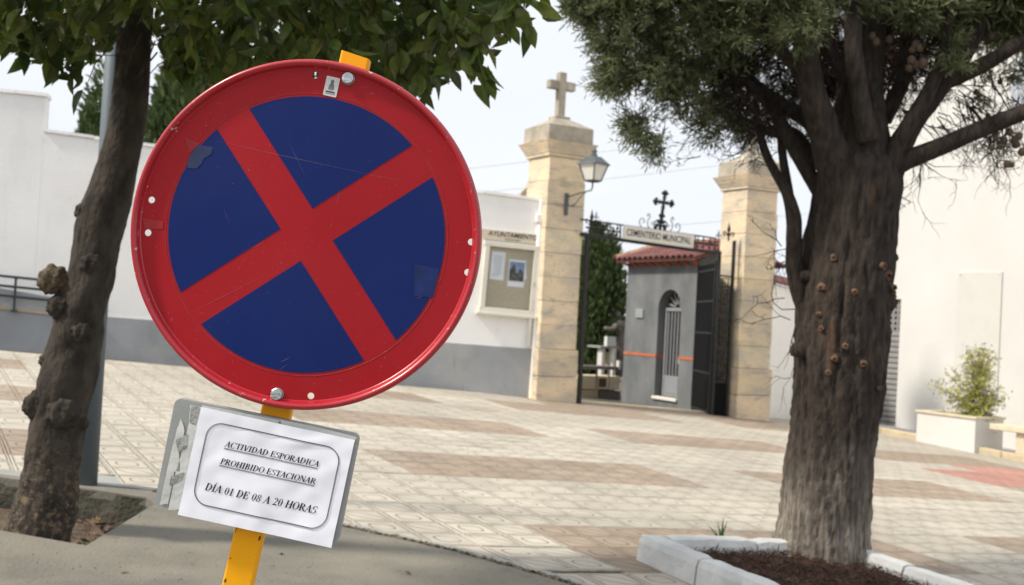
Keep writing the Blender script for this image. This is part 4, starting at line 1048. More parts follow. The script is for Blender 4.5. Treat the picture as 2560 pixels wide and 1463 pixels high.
# ------------------------------------------------------------------ far cypresses
def far_cypress(u, vtop, Z, rad, label, seed, n=9000, top_pow=.5, zbase=None):
    rng = np.random.default_rng(seed); p = pix(u, vtop, Z); base = Vector((p.x, p.y, gz(p.x, p.y))); H_ = p.z - base.z
    t = thing('cypress', base, label, 'tree', 'cypresses in the cemetery')
    mb = MB(); mb.tube([base - ZD * .1, base + ZD * H_ * .5, base + ZD * H_ * .92], [rad * .18, rad * .12, .03], 8); mb.build('trunk', 'dark_bark', t)
    lob = rng.normal(size=(46, 3)); P = []; D = []
    # upright columns of sprays packed round the axis
    cols = [(rng.uniform(0, 2 * PI), rng.uniform(.25, 1) ** .5, rng.uniform(.06, .85), rng.uniform(.10, .28)) for _ in range(60)]
    for i in range(n):
        c = cols[rng.integers(60)]
        f = min(.995, max(.02, c[2] + rng.normal() * c[3] * .55)); prof = rad * (min(1, (1 - f) ** top_pow * 1.15)) * min(1, .55 + f * 3)
        q = c[0] + rng.normal() * .22; r_ = prof * c[1] * rng.uniform(.78, 1.04)
        P.append((base.x + math.cos(q) * r_, base.y + math.sin(q) * r_, base.z + f * H_)); D.append((math.cos(q) * .5, math.sin(q) * .5, 1.0))
    P = np.array(P); D = np.array(D) + rng.normal(size=P.shape) * .35; D /= np.linalg.norm(D, axis=1)[:, None]
    stuff(place('crown', blades_mesh('crown', P, D, rng.uniform(.10, .22, n) * (rad / .9), rng.uniform(.035, .07, n) * (rad / .9), 'far_cypress'), t))
    return t
far_cypress(1500, 566, 27.5, .86, 'broad dark green cypress seen through the gate opening', 21, 20000, .30)
far_cypress(1462, 640, 29.0, .75, 'second cypress behind the left gate pier and gate post', 24, 9000, .4)
far_cypress(288, 110, 31, 1.05, 'slim cypress behind the orange tree trunk and white wall', 22, 12000, .28)
far_cypress(500, 80, 29, 1.45, 'wide cypress above the white wall left of the round sign', 23, 18000, .36)

# overhead cables
for k, (u0, v0, u1, v1) in enumerate(((-200, 560, 2700, 205), (-200, 600, 2700, 293), (200, 640, 2700, 462))):
    mb = MB(); a_, b_ = pix(u0, v0, 46), pix(u1, v1, 46); n_ = 14
    mb.tube([a_.lerp(b_, i / n_) - ZD * (.5 * (1 - (2 * i / n_ - 1) ** 2)) for i in range(n_ + 1)], .008, 5)
    tag(mb.build('overhead_cable', 'cable'), ('highest', 'middle', 'lowest')[k] + ' of the three thin cables crossing the sky above the gate', 'cable', 'overhead cables')

# ------------------------------------------------------------------ lamp post
lp0 = G(217, 1216); lpv = pix(256, 60, lp0.y)
post = thing('lamp_post', lp0, 'plain grey steel lamp post behind the orange tree', 'lamp post')
top = Vector((lp0.x, lp0.y, 5.4))
mb = MB(); mb.tube([lp0 - ZD * .05, lp0 + ZD * 1.2, top], [.062, .060, .045], 20); mb.build('pole', 'galv_pole', post, True)
mb = MB(); mb.tube([top, top + ZD * .2 + NW * .3, top + ZD * .25 + NW * .9], .03, 10); mb.build('lamp_arm', 'galv_pole', post, True)
mb = MB(); mb.box(top + ZD * .25 + NW * 1.15, NW, DW, ZD, .28, .13, .06, .03); mb.build('lamp_head', 'galv_pole', post)

# ------------------------------------------------------------------ white kerbed bed with cypress
KA, KB = AB(G(1588, 1402)); KS = 1.62; KW = .15; KH = .17
bed = thing('tree_bed', W(KA + KS / 2, KB - KS / 2), 'square bed edged with whitewashed kerb stones round the big cypress', 'planter')
def kerb(a0, b0, a1, b1):
    p, q = W(a0, b0), W(a1, b1); x = (q - p).normalized(); y = NV.cross(x).normalized(); c = (p + q) / 2 + NV * (KH / 2 - .05 + rnd.uniform(-.006, .006))
    L_ = (q - p).length; mb = MB(); n = 9
    # worn, lumpy section
    sec = [(-.5, -.5), (-.5, .32), (-.40, .47), (-.2, .5), (.2, .5), (.40, .47), (.5, .30), (.5, -.5)]
    vs = []
    for i in range(n + 1):
        for (yy, zz_) in sec:
            s_ = p.lerp(q, i / n); o_ = Vector((s_.x * 9, s_.y * 9, yy * 3 + zz_ * 5)); d = noise.noise(o_) * .007 * (1 if zz_ > 0 else .3)
            e = 1 - (.05 if i in (0, n) and zz_ > .3 else 0)
            vs.append(c + x * ((i / n - .5) * (L_ - .012)) + y * (yy * KW * e + d) + NV * (zz_ * (KH + .1) * e + d))
    m = len(sec)
    fs = [(i * m + k, i * m + (k + 1) % m, (i + 1) * m + (k + 1) % m, (i + 1) * m + k) for i in range(n) for k in range(m)] + [tuple(range(m)), tuple(range(n * m, n * m + m))]
    mb.add(vs, fs); o = mb.build('kerb_stone', 'lime_white', bed)
    return o
h = KW / 2
kerb(KA + h, KB, KA + h, KB - .58); kerb(KA + h, KB - .585, KA + h, KB - 1.15); kerb(KA + h, KB - 1.155, KA + h, KB - KS)
kerb(KA + KW + .004, KB - h, KA + .82, KB - h); kerb(KA + .825, KB - h, KA + KS, KB - h)
kerb(KA + KS - h, KB - KW - .004, KA + KS - h, KB - .72); kerb(KA + KS - h, KB - .725, KA + KS - h, KB - 1.2); kerb(KA + KS - h, KB - 1.205, KA + KS - h, KB - KS)
kerb(KA + KW + .004, KB - KS + h, KA + .8, KB - KS + h); kerb(KA + .805, KB - KS + h, KA + KS - KW - .004, KB - KS + h)
mb = MB(); n = 40; vs = []
for j in range(n + 1):
    for i in range(n + 1):
        a, b = KA + .10 + (KS - .2) * i / n, KB - .10 - (KS - .2) * j / n; p = W(a, b)
        z = .085 + .022 * noise.noise(Vector((a * 5, b * 5, 0))) + .016 * noise.noise(Vector((a * 21, b * 21, 3))); vs.append((p.x, p.y, p.z + z))
mb.add(vs, [(j * (n + 1) + i, j * (n + 1) + i + 1, (j + 1) * (n + 1) + i + 1, (j + 1) * (n + 1) + i) for j in range(n) for i in range(n)])
mu = struct(mb.build('bed_soil', 'mulch', None, True)); mu['label'] = 'brown needle mulch filling the cypress bed'
rng = np.random.default_rng(3); N = 7000
P = np.array([tuple(W(KA + .12 + rng.random() * (KS - .24), KB - .12 - rng.random() * (KS - .24), .095 + rng.normal() * .012)) for _ in range(N)])
D = rng.normal(size=(N, 3)); D[:, 2] = np.abs(D[:, 2]) * .35; D /= np.linalg.norm(D, axis=1)[:, None]
lit = stuff(place('needle_litter', blades_mesh('needle_litter', P, D, rng.uniform(.02, .07, N), rng.uniform(.003, .008, N), 'mulch'))); lit['label'] = 'fallen brown cypress needles on the bed'
# grass weed in the bed
gp = G(1802, 1370, .09)
wd_ = thing('grass_tuft', gp, 'small tuft of green grass growing at the back of the cypress bed', 'grass')
for k, (dx, h_) in enumerate(((-.10, .15), (-.03, .17), (.01, .20), (.035, .18), (.06, .05), (-.06, .10))):
    mb = MB(); e = gp + Vector((dx, rnd.uniform(-.02, .02), h_)); mid_ = gp + Vector((dx * .35, 0, h_ * .6)); w_ = Vector((.006, 0, 0))
    mb.add([gp - w_, gp + w_, mid_ + w_, e, mid_ - w_], [(0, 1, 2, 3, 4)]); mb.build('blade', 'weed', wd_)
# weed and dry stalk in the tree pit
gp2 = G(205, 1352); gp2.z -= .14
wd2 = thing('pit_weed', gp2, 'little green weed with a dry stalk in the tree pit', 'weed')
mb = MB()
for k in range(16):
    c = gp2 + Vector((rnd.uniform(-.05, .06), rnd.uniform(-.02, .12), rnd.uniform(0, .13))); d = Vector((rnd.uniform(-1, 1), rnd.uniform(-1, 1), rnd.uniform(-.2, .6))).normalized(); s_ = d.orthogonal().normalized()
    mb.add([c, c + d * .02 + s_ * .008, c + d * .04, c + d * .02 - s_ * .008], [(0, 1, 2, 3)])
mb.build('leaves', 'weed', wd2)
mb = MB(); mb.tube([Vector(p) for p in smooth_path([tuple(gp2 + Vector((.09, .05, 0))), tuple(gp2 + Vector((.04, .06, .08))), tuple(gp2 + Vector((.02, .06, .17))), tuple(gp2 + Vector((.05, .06, .26)))], 4)], .0025, 5)
for k in range(5): mb.ball(gp2 + Vector((.035 + rnd.uniform(-.01, .03), .06, .22 + rnd.uniform(0, .05))), .006, 5, 4)
mb.build('dry_stalk', 'dry_stem', wd2)

# ------------------------------------------------------------------ the big cypress
cyb = G(2052, 1418); ZC = proj(cyb)[2]
ctree = thing('cypress', cyb, 'old cypress with thick ridged trunk and pruned branch stubs in the white bed', 'tree')
def cp(u, v, dz=0.0): return pix(u, v, ZC + dz)
def pxr(w_, dz=0.0): return w_ / 2 * (ZC + dz) / FPX
path = [(2040, 1490, 290), (2044, 1430, 268), (2052, 1385, 240), (2062, 1310, 220), (2072, 1200, 212), (2082, 1100, 207), (2092, 1000, 214), (2100, 900, 222), (2106, 800, 226), (2116, 700, 226), (2128, 600, 216), (2138, 510, 208), (2146, 455, 205), (2150, 410, 180), (2152, 375, 130), (2152, 345, 60)]
sp = smooth_path([(*cp(u, v), pxr(w_)) for u, v, w_ in path], 14)
def ridged(f, q, p):
    h_ = p.z
    qq = q + .18 * math.sin(h_ * 1.3) + h_ * .35
    ny = Vector((math.cos(qq) * 4.2, math.sin(qq) * 4.2, h_ * .9))
    r1 = abs(noise.noise(ny)) ; r2 = noise.noise(ny * 3.1 + Vector((0, 0, h_ * 1.5))); r3 = noise.noise(Vector((math.cos(q) * 1.2, math.sin(q) * 1.2, h_ * 1.1)))
    flare = .12 * math.exp(-f * 16) * (1 + math.sin(q * 5))
    r4 = noise.noise(Vector((math.cos(qq) * 13, math.sin(qq) * 13, h_ * 6 + math.sin(q * 3)))); r5 = abs(noise.noise(Vector((math.cos(qq) * 7.5, math.sin(qq) * 7.5, h_ * 2.6 + 7)))); r6 = noise.noise(Vector((math.cos(q) * 2.6, math.sin(q) * 2.6, h_ * 4.5)))
    return 1.03 + .05 * r3 + .03 * r6 * min(1, max(0, (h_ - .4))) - .075 * (1 - min(1, r1 * 4)) - .06 * (1 - min(1, r5 * 5)) + .04 * r2 + .042 * r4 + flare
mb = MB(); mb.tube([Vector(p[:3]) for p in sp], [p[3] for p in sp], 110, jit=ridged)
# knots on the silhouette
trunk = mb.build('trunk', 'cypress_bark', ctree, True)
# the lower trunk is paler: mixed by height with some noise
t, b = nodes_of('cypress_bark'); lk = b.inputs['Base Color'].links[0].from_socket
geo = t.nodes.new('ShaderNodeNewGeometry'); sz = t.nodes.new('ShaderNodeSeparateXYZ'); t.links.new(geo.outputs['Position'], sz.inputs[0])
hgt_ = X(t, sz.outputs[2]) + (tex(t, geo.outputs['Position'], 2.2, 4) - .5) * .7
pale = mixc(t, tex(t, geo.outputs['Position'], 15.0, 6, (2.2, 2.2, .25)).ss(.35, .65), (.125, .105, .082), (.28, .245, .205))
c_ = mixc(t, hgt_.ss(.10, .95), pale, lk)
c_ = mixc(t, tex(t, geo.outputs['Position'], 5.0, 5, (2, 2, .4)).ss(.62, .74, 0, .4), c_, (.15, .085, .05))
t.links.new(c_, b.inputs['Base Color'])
CC = [p for p in sp]
def surf(u, v, push=0.0):
    """point on the camera side of the trunk at a pixel"""
    best = min(CC, key=lambda p: abs(proj(p[:3])[1] - v)); c = Vector(best[:3]); r_ = best[3]; uc = proj(c)[0]
    dx = (u - uc) * ZC / FPX; dx = max(-r_ * .97, min(r_ * .97, dx)); dy = math.sqrt(max(0, r_ * r_ - dx * dx))
    nrm = Vector((dx, -dy, 0)).normalized(); return c + _R * dx - Vector((0, 1, 0)) * dy + nrm * push, nrm
stubs = [(2058, 652, 10), (2172, 674, 9), (2104, 738, 11), (2208, 724, 9), (2228, 735, 11), (2033, 722, 11), (2026, 785, 8), (2032, 820, 9), (2083, 862, 8), (2058, 893, 9), (2124, 910, 9), (2044, 925, 12), (2168, 962, 8), (2212, 830, 9), (2190, 690, 12)]
for u, v, s_ in stubs:
    p, nrm = surf(u, v, -.02); r_ = s_ * ZC / FPX * rnd.uniform(.55, .95); d = (nrm + Vector((rnd.uniform(-.4, .1), -.3, rnd.uniform(-.25, .2)))).normalized(); x = d.orthogonal().normalized(); y = d.cross(x)
    mb = MB(); L_ = rnd.uniform(.032, .05)
    mb.lathe([(r_ * 1.5, -.02), (r_ * 1.15, L_ * .6), (r_ * 1.02, L_ * .93), (r_ * .9, L_), (r_ * .45, L_)], p, x, y, d, 14); mb.v = [tuple(Vector(q) + Vector((noise.noise(Vector(q) * 55), noise.noise(Vector(q) * 55 + Vector((9, 0, 0))), noise.noise(Vector(q) * 55 + Vector((0, 9, 0))))) * r_ * .55) for q in mb.v]; st = mb.build('branch_stub', 'cut_wood', ctree, True)
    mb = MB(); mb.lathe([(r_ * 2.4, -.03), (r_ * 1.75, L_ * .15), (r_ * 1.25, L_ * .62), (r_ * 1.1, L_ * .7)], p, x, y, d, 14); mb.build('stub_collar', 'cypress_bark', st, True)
    mb = MB(); mb.lathe([(r_ * .44, L_ + .001), (.0005, L_ - .006)], p, x, y, d, 10); mb.build('stub_heart', 'cut_heart', st, True)
for u, v, s_ in ((1992, 870, 30), (2006, 690, 20), (2216, 760, 22), (2240, 640, 16), (2246, 470, 14), (2205, 1000, 14)):
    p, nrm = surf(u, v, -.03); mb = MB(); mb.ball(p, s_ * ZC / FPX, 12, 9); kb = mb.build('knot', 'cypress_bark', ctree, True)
    for vv in kb.data.vertices: vv.co += (vv.co - p) * (.5 * noise.noise(vv.co * 22))
# limbs: (u, v, width px, depth offset)
LIMBS = [
 [(2112, 540, 110, -.02), (2096, 440, 96, -.08), (2060, 320, 78, -.15), (2025, 215, 66, -.2), (2012, 100, 58, -.25), (2005, -60, 48, -.3), (1990, -260, 36, -.3)],
 [(2148, 500, 180, 0), (2150, 380, 150, 0), (2150, 200, 110, .05), (2165, 60, 96, .1), (2160, -120, 80, .15), (2170, -400, 50, .2)],
 [(2170, 350, 52, -.22), (2163, 315, 50, -.24), (2150, 240, 46, -.26), (2134, 130, 44, -.28), (2132, 0, 42, -.3), (2120, -150, 34, -.3)],
 [(2180, 540, 110, 0), (2218, 430, 80, -.04), (2275, 320, 54, -.08), (2345, 225, 50, -.12), (2410, 130, 50, -.15), (2470, 0, 46, -.2), (2520, -160, 34, -.25)],
 [(2215, 430, 44, -.14), (2255, 340, 40, -.18), (2310, 250, 38, -.2), (2352, 160, 34, -.22), (2372, 60, 28, -.24), (2380, -60, 20, -.25)],
 [(2170, 460, 80, 0), (2245, 410, 54, -.1), (2340, 372, 46, -.18), (2440, 328, 44, -.26), (2560, 280, 42, -.35), (2720, 215, 34, -.45), (2900, 120, 22, -.5)],
 [(2330, 215, 42, -.1), (2400, 190, 40, -.16), (2480, 150, 38, -.24), (2570, 95, 36, -.3), (2700, 40, 28, -.4)],
 [(2034, 815, 42, .02), (2003, 745, 44, .0), (1986, 670, 41, -.02), (1985, 600, 41, -.02), (1984, 545, 37, .0), (1968, 485, 28, .05), (1943, 440, 24, .1), (1915, 385, 22, .14), (1897, 320, 18, .16), (1885, 250, 14, .2)],
 [(1985, 570, 28, .0), (1974, 490, 22, .1), (1958, 400, 22, .18), (1950, 320, 18, .2), (1945, 240, 12, .22)],
 [(2062, 500, 40, .05), (2025, 440, 38, .08), (1985, 370, 36, .1), (1955, 310, 32, .1), (1925, 265, 26, .1), (1860, 200, 22, .1), (1800, 140, 16, .1), (1740, 60, 10, .1)],
 [(2060, 350, 46, .05), (2020, 300, 44, .1), (1960, 265, 38, .14), (1890, 215, 32, .16), (1830, 150, 26, .18), (1800, 60, 18, .2)],
 [(2040, 250, 40, -.15), (2000, 180, 34, -.2), (1955, 130, 30, -.24), (1915, 60, 24, -.28), (1890, -40, 16, -.3)],
 [(2160, 260, 48, -.05), (2120, 200, 40, -.1), (2075, 120, 34, -.12), (2050, 20, 26, -.12)],
 [(2210, 300, 40, .1), (2260, 190, 40, .15), (2280, 60, 36, .2), (2300, -80, 26, .2)],
 [(2040, 420, 36, .3), (1990, 340, 34, .4), (1930, 330, 26, .5), (1850, 300, 18, .6), (1770, 250, 10, .6)],
 [(2180, 160, 40, .25), (2230, 40, 34, .3), (2260, -100, 26, .3)],
]
limb_pts = []
for L in LIMBS:
    s_ = smooth_path([(*cp(u, v, dz), pxr(w_, dz)) for u, v, w_, dz in L], 8)
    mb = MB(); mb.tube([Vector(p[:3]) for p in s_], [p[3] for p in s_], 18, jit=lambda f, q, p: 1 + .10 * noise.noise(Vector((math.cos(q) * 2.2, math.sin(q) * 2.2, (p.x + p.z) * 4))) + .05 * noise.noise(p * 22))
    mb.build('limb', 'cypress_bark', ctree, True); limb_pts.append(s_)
# fine dead twigs
rng = np.random.default_rng(8)
def twig(mb, p, d, L_, r_, depth=0):
    pts = [p]; q = p.copy(); dd = d.copy(); n = 5
    for i in range(n):
        dd = (dd + Vector(rng.normal(size=3)) * .28 + ZD * -.05).normalized(); q = q + dd * (L_ / n); pts.append(q.copy())
        if depth < 2 and rng.random() < .55: twig(mb, q, (dd + Vector(rng.normal(size=3)) * .7).normalized(), L_ * rng.uniform(.35, .6), r_ * .6, depth + 1)
    mb.tube(pts, [r_ * (1 - .75 * i / n) for i in range(n + 1)], 4, False)
mb = MB()
for (u, v, du, dv, n, L_) in ((1985, 640, -1, .1, 5, .30), (1985, 780, -1, .35, 5, .42), (1900, 330, -1, .3, 8, .30), (1930, 400, -.8, .5, 4, .25), (2330, 300, .8, .9, 10, .40), (2400, 240, 1, .7, 10, .40), (2300, 380, .7, 1, 6, .35), (2450, 320, .3, 1, 10, .38), (2520, 290, .2, 1, 8, .40), (2250, 480, .7, .6, 3, .16), (2100, 200, -.6, -.5, 8, .35), (2250, 130, .4, .5, 12, .40), (2350, 60, .6, .2, 10, .38), (1850, 210, -.7, .4, 12, .35), (1780, 330, -1, .25, 6, .30), (1900, 120, -.8, .3, 14, .35), (1980, 80, -.5, .5, 10, .35), (2420, 60, .6, .6, 8, .35), (2480, 200, .6, .8, 8, .35), (1930, 230, -.8, .8, 10, .30), (1820, 160, -.8, .5, 16, .32), (1860, 260, -.9, .5, 14, .30), (1990, 150, -.4, .6, 12, .35), (2070, 150, -.2, .5, 10, .35), (2200, 200, .2, .4, 10, .35), (2280, 200, .5, .3, 10, .35), (2420, 280, .6, .7, 12, .4), (2500, 330, .2, 1, 10, .3), (2540, 250, .3, .8, 10, .35), (1880, 340, -.7, .4, 8, .25), (1960, 300, -.8, .2, 8, .25)):
    for k in range(n):
        p = cp(u + rng.normal() * 18, v + rng.normal() * 18, rng.normal() * .08); d = (_R * (du + rng.normal() * .35) - _U * (dv + rng.normal() * .35) + _F * rng.normal() * .35).normalized()
        twig(mb, p, d, L_ * rng.uniform(.6, 1.15), .0045)
stuff(mb.build('twigs', 'dark_bark', ctree))
# crown: sprays of scale leaves in drooping tufts
P, D, LL, WW = [], [], [], []
def tuft(c, out_d, size, n):
    o = np.array(c); od = np.array(out_d) / (np.linalg.norm(out_d) + 1e-9)
    nb = max(3, n // 9)
    for _ in range(nb):
        d = od * .9 + rng.normal(size=3) * .55; d /= np.linalg.norm(d); l = size * rng.uniform(.5, 1.0)
        for k in range(9):
            f = rng.uniform(.1, 1.0); p = o + d * l * f + rng.normal(size=3) * size * .05
            dd = d + rng.normal(size=3) * .55; dd /= np.linalg.norm(dd)
            P.append(p); D.append(dd); LL.append(rng.uniform(.025, .06)); WW.append(rng.uniform(.0045, .009))
# region of the crown in view, as blobs: (u, v, radius px, depth offset, tufts)
BLOBS = [(1500, 40, 70, .0, 34), (1560, 120, 85, -.1, 52), (1600, 20, 110, -.2, 70), (1700, 60, 120, -.25, 80), (1660, 150, 95, -.15, 62), (1760, 160, 90, -.1, 34), (1540, 190, 42, 0, 16), (1600, 205, 45, .05, 18), (1710, 240, 62, .05, 30), (1770, 295, 50, .1, 14), (1820, 270, 70, .2, 14),
         (1850, 50, 80, -.3, 34), (1880, 150, 50, .35, 12), (1990, 30, 60, -.45, 30), (2005, 70, 45, -.5, 22), (1820, -60, 160, -.1, 80), (1600, -110, 150, -.1, 80), (2050, -80, 170, -.1, 70), (2250, -90, 170, .1, 60), (2420, -60, 140, 0, 50), (2550, -20, 120, -.2, 60), (2530, 70, 55, -.1, 26), (2480, 30, 60, -.1, 22),
         (2380, 130, 26, -.3, 7), (2390, 165, 16, -.3, 4), (2450, 220, 26, .0, 6), (2540, 180, 40, .3, 12), (1620, 320, 36, -.05, 14), (1640, 355, 28, -.05, 9), (1590, 310, 20, -.05, 7), (1850, 325, 50, .5, 9), (1950, 90, 70, .5, 12), (2300, -10, 70, -.3, 18), (2380, 20, 60, -.1, 14), (1920, 270, 50, .55, 7)]
CROWN_C = np.array(cp(2050, 120, .1))
for (u, v, r_, dz, n) in BLOBS:
    n = int(n * .74)
    c0_ = np.array(cp(u, v, dz)); R_ = r_ * ZC / FPX
    for k in range(n):
        g = rng.normal(size=3); g /= np.linalg.norm(g); c = c0_ + g * R_ * rng.uniform(.2, .95) * np.array([1, 1.3, 1])
        o = (c - CROWN_C); o[2] *= .5; o /= np.linalg.norm(o) + 1e-6
        tuft(c, o * .7 + g * .6 + np.array([0, 0, -.05]), .17, 120)
# the rest of the crown above and behind the frame
for k in range(260):
    q = rng.uniform(0, 2 * PI); f = rng.uniform(0, 1); r_ = 1.75 * (1 - f * .75) * rng.uniform(.5, 1); p = np.array([cyb.x + .15 + math.cos(q) * r_, cyb.y + .2 + math.sin(q) * r_, 3.3 + f * 3.6])
    tuft(p, np.array([math.cos(q), math.sin(q), .4]), .34, 54)
P = np.array(P); D = np.array(D); LL = np.array(LL); WW = np.array(WW)
big = np.array([p[2] > 3.45 for p in P]); WW = np.where(big, WW * 2.0, WW); LL = np.where(big, LL * 1.7, LL)
stuff(place('crown', blades_mesh('crown', P, D, LL, WW, 'cypress_green'), ctree))
# dead brown inner foliage; rear tufts are coloured dark in place of crown shade
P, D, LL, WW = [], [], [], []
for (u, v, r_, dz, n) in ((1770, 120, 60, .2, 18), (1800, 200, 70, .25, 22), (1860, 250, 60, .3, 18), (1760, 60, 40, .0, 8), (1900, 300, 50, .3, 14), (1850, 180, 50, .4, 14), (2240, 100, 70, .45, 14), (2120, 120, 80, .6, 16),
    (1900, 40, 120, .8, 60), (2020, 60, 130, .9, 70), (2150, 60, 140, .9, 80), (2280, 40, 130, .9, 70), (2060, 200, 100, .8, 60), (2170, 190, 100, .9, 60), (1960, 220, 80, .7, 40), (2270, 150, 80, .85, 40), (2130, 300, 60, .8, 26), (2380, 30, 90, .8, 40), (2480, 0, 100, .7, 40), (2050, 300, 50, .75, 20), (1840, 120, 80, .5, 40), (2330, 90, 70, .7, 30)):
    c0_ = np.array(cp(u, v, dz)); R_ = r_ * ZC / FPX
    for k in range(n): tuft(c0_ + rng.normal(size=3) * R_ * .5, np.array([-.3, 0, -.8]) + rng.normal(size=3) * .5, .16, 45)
P = np.array(P); D = np.array(D); stuff(place('dead_and_shade_foliage', blades_mesh('dead_and_shade_foliage', P, D, np.array(LL) * 1.6, np.array(WW) * 1.0, 'cypress_brown'), ctree))
# cones
mbc = MB(); mbc.ball((0, 0, 0), 1.0, 10, 7)
for k, v_ in enumerate(mbc.v):
    pv = Vector(v_); mbc.v[k] = tuple(pv * (1 + .16 * noise.noise(pv * 3.1)))
cone_me = mbc.mesh('cone', 'cone', True)
for (u, v, s_, dz) in ((2308, 158, 12, -.32), (2288, 162, 11, -.31), (2278, 150, 10, -.33), (2272, 170, 9, -.32), (2290, 112, 11, -.3), (2300, 120, 9, -.31), (2280, 125, 8, -.3), (2223, 98, 9, -.2), (2190, 104, 10, -.2), (2180, 90, 9, -.2), (2532, 192, 8, .1), (2500, 205, 7, .1), (2480, 90, 10, -.2), (2500, 366, 8, -.3), (2518, 410, 9, -.3), (2530, 412, 7, -.3), (2490, 345, 8, -.3), (2510, 352, 9, -.3), (2480, 370, 7, -.3), (2540, 360, 10, -.3), (2548, 340, 9, -.3), (2555, 380, 10, -.3), (2524, 330, 9, -.3), (2535, 348, 8, -.3), (1848, 322, 7, .4), (1822, 315, 6, .4), (1968, 320, 7, .3), (1682, 116, 7, -.3), (1618, 142, 6, -.3), (1929, 423, 7, .15), (2440, 230, 7, .1), (2470, 290, 7, 0), (2462, 310, 7, 0), (2485, 328, 8, -.1)):
    o = place('cone', cone_me, ctree, Matrix.Translation(cp(u, v, dz)) @ Matrix.Rotation(rnd.uniform(0, 6), 4, 'Z') @ Matrix.Diagonal((s_ * ZC / FPX, s_ * ZC / FPX, s_ * ZC / FPX * 1.1, 1)))
# ------------------------------------------------------------------ orange tree
ZO = 5.80
def op_(u, v, dz=0.0): return pix(u, v, ZO + dz)
otb = pix(100, 1345, 5.8)
otree = thing('orange_tree', otb, 'orange tree with leaning knobbly trunk and dense dark green crown', 'tree')
tp_ = [(88, 1440, 175), (95, 1350, 166), (112, 1260, 152), (134, 1150, 134), (146, 1050, 132), (166, 950, 132), (187, 850, 122), (204, 770, 120), (228, 690, 110), (244, 600, 111), (258, 540, 114), (276, 480, 108), (294, 410, 96), (314, 330, 91), (327, 230, 88), (334, 120, 84), (342, 20, 80), (352, -80, 74)]
sp = smooth_path([(*op_(u, v), w_ / 2 * ZO / FPX) for u, v, w_ in tp_], 10)
def knobby(f, q, p):
    n1 = noise.noise(Vector((math.cos(q) * 1.3, math.sin(q) * 1.3, p.z * 4))); n2 = noise.noise(Vector((math.cos(q) * 4, math.sin(q) * 4, p.z * 12))); n3 = noise.noise(Vector((math.cos(q) * 12, math.sin(q) * 12, p.z * 40)))
    low = .5 + .5 * math.tanh((1.75 - p.z) * 3)
    return 1 + (.11 * n1 + .07 * n2) * (.25 + low) + .022 * n3
mb = MB(); mb.tube([Vector(p[:3]) for p in sp], [p[3] for p in sp], 48, jit=knobby); otrunk = mb.build('trunk', 'orange_bark', otree, True)
# pale scuffed bark near the foot
t, b = nodes_of('orange_bark'); lk = b.inputs['Base Color'].links[0].from_socket
geo = t.nodes.new('ShaderNodeNewGeometry'); sz = t.nodes.new('ShaderNodeSeparateXYZ'); t.links.new(geo.outputs['Position'], sz.inputs[0])
hg = X(t, sz.outputs[2]); patch = tex(t, geo.outputs['Position'], 34.0, 8)
c_ = mixc(t, (patch.ss(.46, .70) * hg.ss(.22, .80, .75, .0)), lk, (.23, .165, .105))
c_ = mixc(t, (tex(t, geo.outputs['Position'], 40.0, 3, (1, 1, 4)).ss(.66, .72) * hg.ss(.3, .9, .8, .0)), c_, (.40, .37, .33))
t.links.new(c_, b.inputs['Base Color'])
def burl(u, v, r_px, dz, nm, amp, matn):
    c = op_(u, v, dz); r_ = r_px * ZO / FPX; bm = bmesh.new(); bmesh.ops.create_icosphere(bm, subdivisions=4, radius=r_)
    for vv in bm.verts:
        k = 1 + amp * noise.noise(vv.co * (2.2 / r_)) + amp * .8 * noise.noise(vv.co * (5.5 / r_)); vv.co = vv.co * k + c
    me = bpy.data.meshes.new(nm); bm.to_mesh(me); bm.free(); me.materials.append(MATS[matn]); me.polygons.foreach_set('use_smooth', [True] * len(me.polygons)); place(nm, me, otree)
burl(134, 700, 36, -.06, 'burl', .22, 'burl'); burl(180, 735, 34, -.03, 'knot', .2, 'orange_bark'); burl(94, 1012, 34, -.05, 'knot', .2, 'orange_bark'); burl(216, 530, 27, -.02, 'knot', .2, 'orange_bark'); burl(205, 610, 20, -.03, 'knot', .25, 'orange_bark'); burl(232, 660, 30, -.08, 'knot', .2, 'orange_bark'); burl(152, 765, 32, -.07, 'knot', .2, 'orange_bark'); burl(206, 1060, 16, -.03, 'knot', .3, 'orange_bark'); burl(160, 1030, 40, -.10, 'knot', .2, 'orange_bark'); burl(120, 900, 20, -.04, 'knot', .3, 'orange_bark'); burl(205, 830, 26, -.09, 'knot', .25, 'orange_bark')
